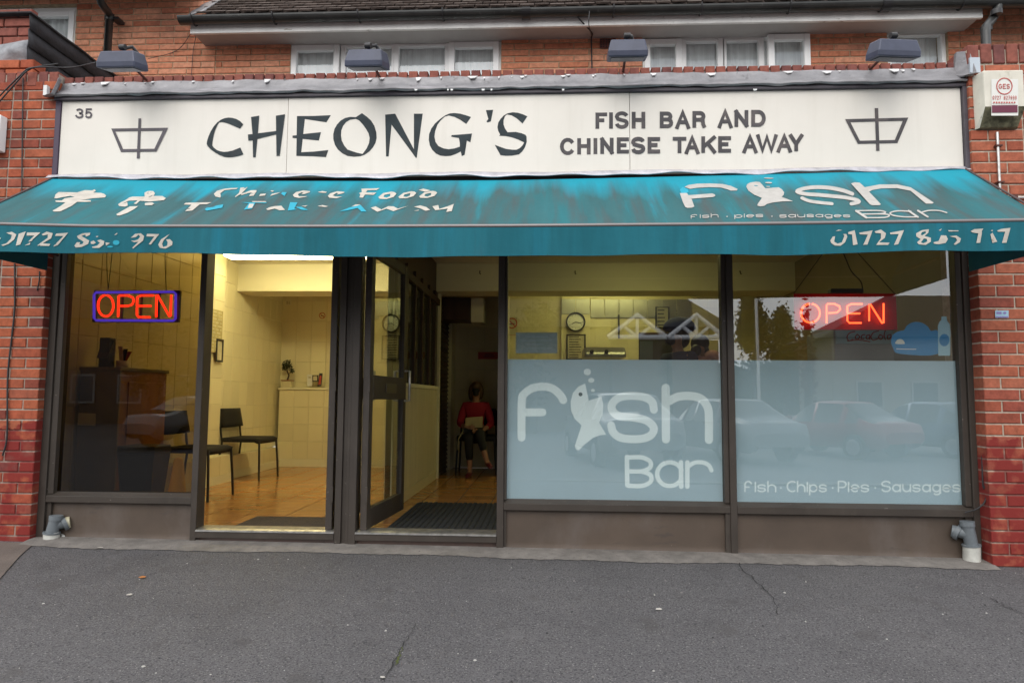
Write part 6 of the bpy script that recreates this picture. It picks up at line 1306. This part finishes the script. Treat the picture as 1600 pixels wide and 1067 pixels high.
for o_, off in ((wm, Vector((0, 0, 0))), (bg, Vector((0, -.28, .72)))): o_.scale = (.86, .86, .84); o_.location = Vector((wx, wy+.02, S))+Vector((0, off.y*.86, off.z*.84))
def stander(x, y, top, label, cloth, hatm, face, faceang, hat=False, sh=0.):
    """person standing in the shop; face = direction the head looks"""
    z0 = FZ; h = (top-z0); k = h/1.68
    t = thing('person', (x, y, z0), label, 'person'); c, s_ = math.cos(faceang), math.sin(faceang)
    def p(a, b, z, *r): return (x+(a*c-b*s_)*k, y+(a*s_+b*c)*k, z0+z*k, *[q*k for q in r])
    J = {'hip': p(0, 0, .92, .14, .11), 'waist': p(0, 0, 1.08, .12, .095), 'chest': p(0, 0, 1.28+sh*.5, .145, .10), 'nb': p(0, 0, 1.41+sh*.6, .06), 'neck': p(0, -.01, 1.46, .048), 'h0': p(0, -.03, 1.52, .066, .075), 'h1': p(0, -.025, 1.60, .075, .085)}
    E_ = [('hip','waist'),('waist','chest'),('chest','nb'),('nb','neck'),('neck','h0'),('h0','h1')]
    for sg_, n in ((-1, 'l'), (1, 'r')):
        J[n+'s'] = p(sg_*.17, 0, 1.36+sh, .055); J[n+'e'] = p(sg_*.22, -.03, 1.08, .042); J[n+'w'] = p(sg_*.20, -.22, .98, .028); J[n+'h'] = p(sg_*.18, -.29, .98, .028, .016)
        J[n+'t'] = p(sg_*.09, 0, .86, .09); J[n+'k'] = p(sg_*.095, -.02, .48, .06); J[n+'a'] = p(sg_*.10, .02, .09, .04); J[n+'f'] = p(sg_*.11, -.13, .035, .04, .03)
        E_ += [('chest', n+'s'), (n+'s', n+'e'), (n+'e', n+'w'), (n+'w', n+'h'), ('hip', n+'t'), (n+'t', n+'k'), (n+'k', n+'a'), (n+'a', n+'f')]
    skin('body', J, E_, M_skin, t, 'hip')
    T = {q: tuple(list(J[q][:3])+[v+.016 for v in J[q][3:]]) for q in ('hip', 'waist', 'chest', 'nb', 'ls', 'le', 'rs', 're')}
    skin('top', T, [('hip','waist'),('waist','chest'),('chest','nb'),('chest','ls'),('ls','le'),('chest','rs'),('rs','re')], cloth, t, 'hip')
    T = {q: tuple(list(J[q][:3])+[v+.014 for v in J[q][3:]]) for q in ('hip', 'lt', 'lk', 'la', 'rt', 'rk', 'ra')}
    skin('trousers', T, [('hip','lt'),('lt','lk'),('lk','la'),('hip','rt'),('rt','rk'),('rk','ra')], M_trous, t, 'hip')
    hm = MB(); q = p(0, .012, 1.615); ball(hm, q, .095*k, .10*k, .092*k); q = p(0, .03, 1.54); ball(hm, q, .085*k, .075*k, .09*k); hm.build('hair', M_hair, t)
    if hat:
        hm = MB(); q = Vector(p(.015, .0, 1.63)); prof = [(.150*k*math.cos(R(a)), .115*k*math.sin(R(a))) for a in range(0, 91, 10)]; hm.lathe(tuple(q), [(.125*k, -.02)]+prof, 26); hm.build('cap', M_navy, t)
    mk = MB(); mk_ = p(0, -.09, 1.535); ball(mk, mk_, .055*k, .045*k, .06*k); mk.build('face_mask', M_mask, t)
q = at(1071, 506, 1.35); stander(at(1060, 540, 1.35).x, 1.35, q.z, 'member of staff in a round navy cap behind the frosted window', M_navy, M_navy, 0, R(-60), True)
q = at(1092, 526, 1.62); stander(at(1093, 540, 1.62).x, 1.62, q.z, 'dark haired person in a pale pink top beside the one in the navy cap', M_pink, M_hair, 0, R(-35), False, .15)

# ================================================================== THE OTHER SIDE OF THE ROAD (seen mirrored in the panes)
def mir(px, py, D):
    """a point whose mirror image in the shop windows (plane y=.05) appears at the given pixel, D metres behind the glass"""
    q = at(px, py, .05+D); return Vector((q.x, .05-D, q.z))
M_tyre = mat('tyre', (.02, .02, .02), .9); M_rim = mat('wheel_rim', (.4, .4, .42), .35, .8); M_cglass = mat('car_glass', (.02, .03, .035), .06, spec=.8); M_hl = mat('headlight', (.6, .62, .65), .1, spec=.8); M_plate = mat('white_plate', (.7, .7, .66), .5)
def car(x, y, rz, L_, W_, H_, colr, label, van=False, gzv=-.46):
    m = mat('paint_'+str(abs(hash(label)) % 9999), colr, .28, .2, coat=.6)
    t = thing('parked_car', (0, 0, 0), label, 'car', 'cars parked across the road')
    if not van: prof = [(0, .38, .55, 0), (.03, .30, .68, 0), (.20, .28, .86, 0), (.29, .28, .94, 0), (.40, .27, 1.36, 1), (.50, .27, 1.45, 1), (.68, .27, 1.43, 1), (.84, .28, 1.05, 1), (.90, .29, .98, 0), (.985, .32, .90, 0), (1., .42, .62, 0)]
    else: prof = [(0, .38, .60, 0), (.02, .30, .85, 0), (.13, .28, 1.10, 0), (.26, .27, 1.78, 1), (.32, .27, 1.92, 1), (.6, .27, 1.95, 1), (.95, .27, 1.92, 1), (.985, .30, 1.1, 0), (1., .42, .62, 0)]
    def lerp(tab, u, k):
        for i in range(len(tab)-1):
            if tab[i][0] <= u <= tab[i+1][0]: f = (u-tab[i][0])/(tab[i+1][0]-tab[i][0]); return tab[i][k]*(1-f)+tab[i+1][k]*f
        return tab[-1][k]
    NS = 56; sc_ = H_/(1.95 if van else 1.45); rings = []; cabs = []; beltz = (.93 if not van else 1.12)*sc_
    for i in range(NS+1):
        u = i/NS; zt = sum(lerp(prof, min(max(u+q*.018, 0), 1), 2) for q in (-1, 0, 1, 0))/4*sc_; zb = .27 if .05 < u < .95 else lerp(prof, u, 1)
        X = (u-.5)*L_; wd = W_/2*(1-.20*max(0, .14-u)**1.5/.14**1.5-.16*max(0, u-.88)**1.5/.12**1.5); bz = min(zt, beltz)
        arch = 0
        for wx_ in (-.31*L_, .30*L_):
            if abs(X-wx_) < .37: arch = max(arch, .31+math.sqrt(.37**2-(X-wx_)**2))
        zs_ = max(zb, arch*.97) if arch else zb; k_ = min(max((zt-beltz)/.35, 0), 1); tw = wd*(.93-(.19 if not van else .07)*k_)
        rings.append([(X, -wd*.80, zb if not arch else zs_), (X, -wd*(1.0 if not arch else .995), max(zb+.10, zs_)), (X, -wd*1.01, max(bz*.72, zs_+.01)), (X, -wd*.97, max(bz-.03, zs_+.02)), (X, -tw, zt-.05), (X, -tw*.82, zt-.004), (X, 0, zt+.012), (X, tw*.82, zt-.004), (X, tw, zt-.05), (X, wd*.97, max(bz-.03, zs_+.02)), (X, wd*1.01, max(bz*.72, zs_+.01)), (X, wd*(1.0 if not arch else .995), max(zb+.10, zs_)), (X, wd*.80, zb if not arch else zs_)])
        cabs.append(zt-beltz)
    n = 13; vs = [p for r_ in rings for p in r_]; fs = []; mis = []
    top_ = max(cabs)
    for i in range(NS):
        c0, c1 = cabs[i], cabs[i+1]; u = (i+.5)/NS
        for k in range(n-1):
            fs.append((i*n+k, i*n+k+1, (i+1)*n+k+1, (i+1)*n+k)); side = k in (3, 8) and min(c0, c1) > .16 and not (.485 < u < .505) and not (.70 < u < .725)
            scr = k in (4, 5, 6, 7) and .04 < max(c0, c1) < top_*.93 and abs(c1-c0) > .012
            mis.append(1 if side or scr else 0)
    body = MB(); glassm = MB()
    for f, k in zip(fs, mis):
        if k: glassm.add([vs[q] for q in f], [(0, 1, 2, 3)], 0, True)
    body.add(vs, [f for f, k in zip(fs, mis) if not k], 0, True); body.add(rings[0], [tuple(range(n))]); body.add(rings[-1], [tuple(range(n-1, -1, -1))])
    grl = MB().box(-.506*L_, -.495*L_, -.38*W_, .38*W_, .34, .48).build('lower_grille', M_tyre, t, bevel=.01); MB().box(-.502*L_, -.49*L_, -.22*W_, .22*W_, .60, .68).build('upper_grille', M_tyre, t, bevel=.01)
    b_ = body.build('body', m, t); glassm.build('windows', M_cglass, t)
    for X in (-.31*L_, .30*L_):
        for sg_ in (-1, 1):
            wlo = MB().cyl((X, sg_*(W_/2-.20), .31), (X, sg_*(W_/2+.01), .31), .31, .30, 22).build('wheel', M_tyre, t); MB().cyl((X, sg_*(W_/2+.011), .31), (X, sg_*(W_/2+.018), .31), .20, .18, 16).build('rim', M_rim, wlo)
    for sg_ in (-1, 1):
        h_ = MB(); ball(h_, (-.475*L_, sg_*W_*.33, .66*H_/1.45 if not van else .82), .09, .17, .08); h_.build('headlight', M_hl, t); MB().box(-.18*L_-.08, -.18*L_+.05, sg_*(W_/2+.0), sg_*(W_/2+.16), .92, 1.04).build('wing_mirror', m, t, bevel=.02)
    MB().box(-.512*L_, -.507*L_, -.26, .26, .40, .51).build('number_plate', M_plate, t)
    t.location = (x, y, gzv); t.rotation_euler = (0, 0, rz); return t
q = mir(1305, 640, 14.5); car(q.x, q.y, R(62), 4.0, 1.75, 1.45, (.22, .02, .02), 'dark red hatchback across the road, mirrored in the right window')
q = mir(1448, 640, 15.0); car(q.x, q.y, R(62), 4.1, 1.75, 1.45, (.10, .14, .20), 'blue grey hatchback across the road at the right edge of the mirrored row')
q = mir(1130, 640, 13.2); car(q.x, q.y, R(70), 4.4, 1.8, 1.50, (.15, .155, .165), 'silver grey car across the road, mirrored behind the window post')
q = mir(965, 640, 12.0); car(q.x, q.y, R(80), 4.6, 1.85, 1.62, (.12, .13, .14), 'tall grey car across the road, mirrored behind the big fish lettering')
q = mir(330, 640, 15.5); car(q.x, q.y, R(118), 4.4, 1.8, 1.48, (.16, .16, .17), 'grey car across the road, mirrored in the left window')
M_hwall = mat('rendered_house_wall', (.34, .32, .27), .9, var=(.6, .15)); M_hwall2 = mat('dark_house_wall', (.12, .09, .07), .9, var=(1, .2)); M_hroof = mat('dark_house_roof', (.035, .032, .032), .9, var=(2, .3)); M_wtrim = mat('white_gable_trim', (.8, .8, .8), .5); M_wtrim2 = mat('dull_window_trim', (.38, .37, .34), .6)
def hroof(t, X0, X1, Yf, Yb, ze, zr, hip0, hip1):
    ym = (Yf+Yb)/2; o_ = .4
    a, b, c_, d_ = (X0-o_, Yf+o_, ze), (X1+o_, Yf+o_, ze), (X1+o_, Yb-o_, ze), (X0-o_, Yb-o_, ze); r0, r1 = (X0+hip0, ym, zr), (X1-hip1, ym, zr)
    MB().add([a, b, c_, d_, r0, r1], [(0, 1, 5, 4), (1, 2, 5), (2, 3, 4, 5), (3, 0, 4), (0, 3, 2, 1)]).build('roof', M_hroof, t)
# house with the white gable trusses: X grows to the right in the mirror too
D1 = 26; Yf = .05-D1
h = thing('house', (0, Yf, 0), 'dark roofed house across the road with two white gable trusses, mirrored in the middle window', 'house')
pe = mir(1150, 512, D1); pl_ = mir(560, 600, D1); box('wall', pl_.x, pe.x-1.2, Yf-8, Yf, -.5, pe.z-.01, M_hwall2, h)
hroof(h, pl_.x-2, pe.x-.6, Yf, Yf-8, pe.z, pe.z+3.6, 4, 3.6)
for (a, b) in ((950, 1042), (1044, 1132)):
    A, B_, C_t = mir(a, 527, D1-1.5), mir(b, 527, D1-1.5), mir((a+b)/2, 492, D1-1.5); w_ = .13
    G = MB(); G.tube([A, C_t, B_], w_, 4); G.tube([A, B_], w_, 4); mid = (A+B_)/2; G.tube([mid, C_t], w_*.7, 4); G.tube([mid, (A+C_t)/2], w_*.7, 4); G.tube([mid, (B_+C_t)/2], w_*.7, 4); G.build('gable_truss', M_wtrim, h)
    MB().box(A.x+.2, B_.x-.2, A.y-1.5, A.y-.2, -.4, A.z-.1).build('bay', M_hwall2, h)
    for k in range(0): x_ = A.x+.5+k*(B_.x-A.x-1.0)/2; f = MB().box(x_, x_+(B_.x-A.x-1.2)/2, A.y-.19, A.y-.12, .9, A.z-.4).build('window', M_wtrim, h); MB().box(x_+.1, x_+(B_.x-A.x-1.2)/2-.1, A.y-.119, A.y-.10, 1.0, A.z-.5).build('pane', M_cglass, f)
D2 = 34; Yf = .05-D2
h = thing('house', (20, Yf, 0), 'cream rendered house with a dark pitched roof across the road, mirrored in the right window', 'house')
pa = mir(1290, 530, D2); pb = mir(1600, 530, D2); box('wall', pa.x+.3, pb.x+6, Yf-5, Yf, -.5, pa.z+.1, M_hwall, h); hroof(h, pa.x, pb.x+8, Yf, Yf-5, pa.z+.1, mir(1400, 462, D2+2.5).z, 4.6, 3)
for k in range(5):
    for zz in (.6, ): x_ = pa.x+1.5+k*3.0; f = MB().box(x_, x_+1.5, Yf+.01, Yf+.08, zz, zz+1.5).build('window', M_wtrim2, h); MB().box(x_+.1, x_+1.4, Yf+.081, Yf+.09, zz+.1, zz+1.4).build('pane', M_cglass, f)
D3 = 30; h = thing('house', (-15, .05-D3, 0), 'brown brick house across the road far to the left, mirrored in the left window', 'house')
pa = mir(-60, 520, D3); pb = mir(520, 520, D3); box('wall', pa.x, pb.x, .05-D3-8, .05-D3, -.5, 5.0, M_hwall2, h); hroof(h, pa.x, pb.x, .05-D3, .05-D3-8, 5.0, 9.5, 3, 3)
for k in range(6): x_ = pa.x+1.2+k*2.5; f = MB().box(x_, x_+1.3, .06-D3, .12-D3, .6, 2.1).build('window', M_wtrim2, h); MB().box(x_+.1, x_+1.2, .121-D3, .13-D3, .7, 2.0).build('pane', M_cglass, f)
tag(MB().grid(lambda u, v: (-90+180*u, -62+6*math.sin(u*9), -.6+v*(4.6+.9*math.sin(u*31)+.6*math.sin(u*77)+.4*math.sin(u*190))), 200, 6).build('treeline', mat('far_foliage', (.03, .04, .02), .9, var=(.8, .5)), solid=4), 'dark band of far hedges and trees beyond the houses', 'trees', kind='stuff')
def tree(px0, px1, py_top, D, label, n=1500, conifer=True, mcol=None):
    rr = random.Random(px0); A, B_ = mir(px0, 560, D), mir(px1, 560, D); top = mir((px0+px1)/2, py_top, D).z; x = (A.x+B_.x)/2; y = .05-D; w_ = (B_.x-A.x)/2
    t = thing('tree', (x, y, -.46), label, 'tree'); MB().tube([(x, y, -.5), (x+.1, y, top*.5), (x, y, top*.9)], [.25, .16, .05], 8).build('trunk', M_dkwood, t)
    mb = MB(); lobes = [(rr.uniform(-.6, .6)*w_, rr.uniform(-.4, .4)*w_, rr.uniform(.2, .95)) for _ in range(16)]
    for k in range(n):
        lx, ly, lz = rr.choice(lobes); sp_ = w_*(.75*(1.12-lz) if conifer else .4); z_ = top*lz
        p = Vector((x+lx*(1.1-lz if conifer else 1)+rr.gauss(0, sp_*.6), y+ly+rr.gauss(0, sp_*.6), z_+rr.gauss(0, top*.06))); a = Vector((rr.uniform(-1, 1), rr.uniform(-1, 1), rr.uniform(-1, 1))).normalized(); b = a.orthogonal().normalized(); s_ = rr.uniform(.09, .20)
        mb.add([p-a*s_, p+b*s_*.5, p+a*s_, p-b*s_*.5], [(0, 1, 2, 3)])
    tag(mb.build('foliage', mcol or M_leaf, t), kind='stuff')
tree(1135, 1222, 460, 40, 'dark pointed conifer across the road, mirrored just right of the window post', 9000)
tree(1175, 1275, 492, 42, 'lower bushy evergreen beside the pointed conifer across the road', 8000)
tree(1244, 1275, 480, 30, 'sparse reddish young tree in front of the cream house across the road', 500, False, mat('red_leaf', (.16, .05, .03), .7, rnd=.3))
tree(790, 870, 468, 24, 'broad leafy tree across the road, mirrored left of the wall clock', 900, False)
tree(180, 300, 500, 22, 'leafy tree across the road, mirrored in the left window', 900, False)
sl = mir(1183, 500, 20); tag(MB().tube([(sl.x, sl.y, -.5), (sl.x, sl.y, 5.2), (sl.x+.2, sl.y, 5.6), (sl.x+1.0, sl.y, 5.75)], .06, 8).build('street_lamp', M_alu), 'grey street lamp across the road, mirrored near the conifer', 'street lamp')
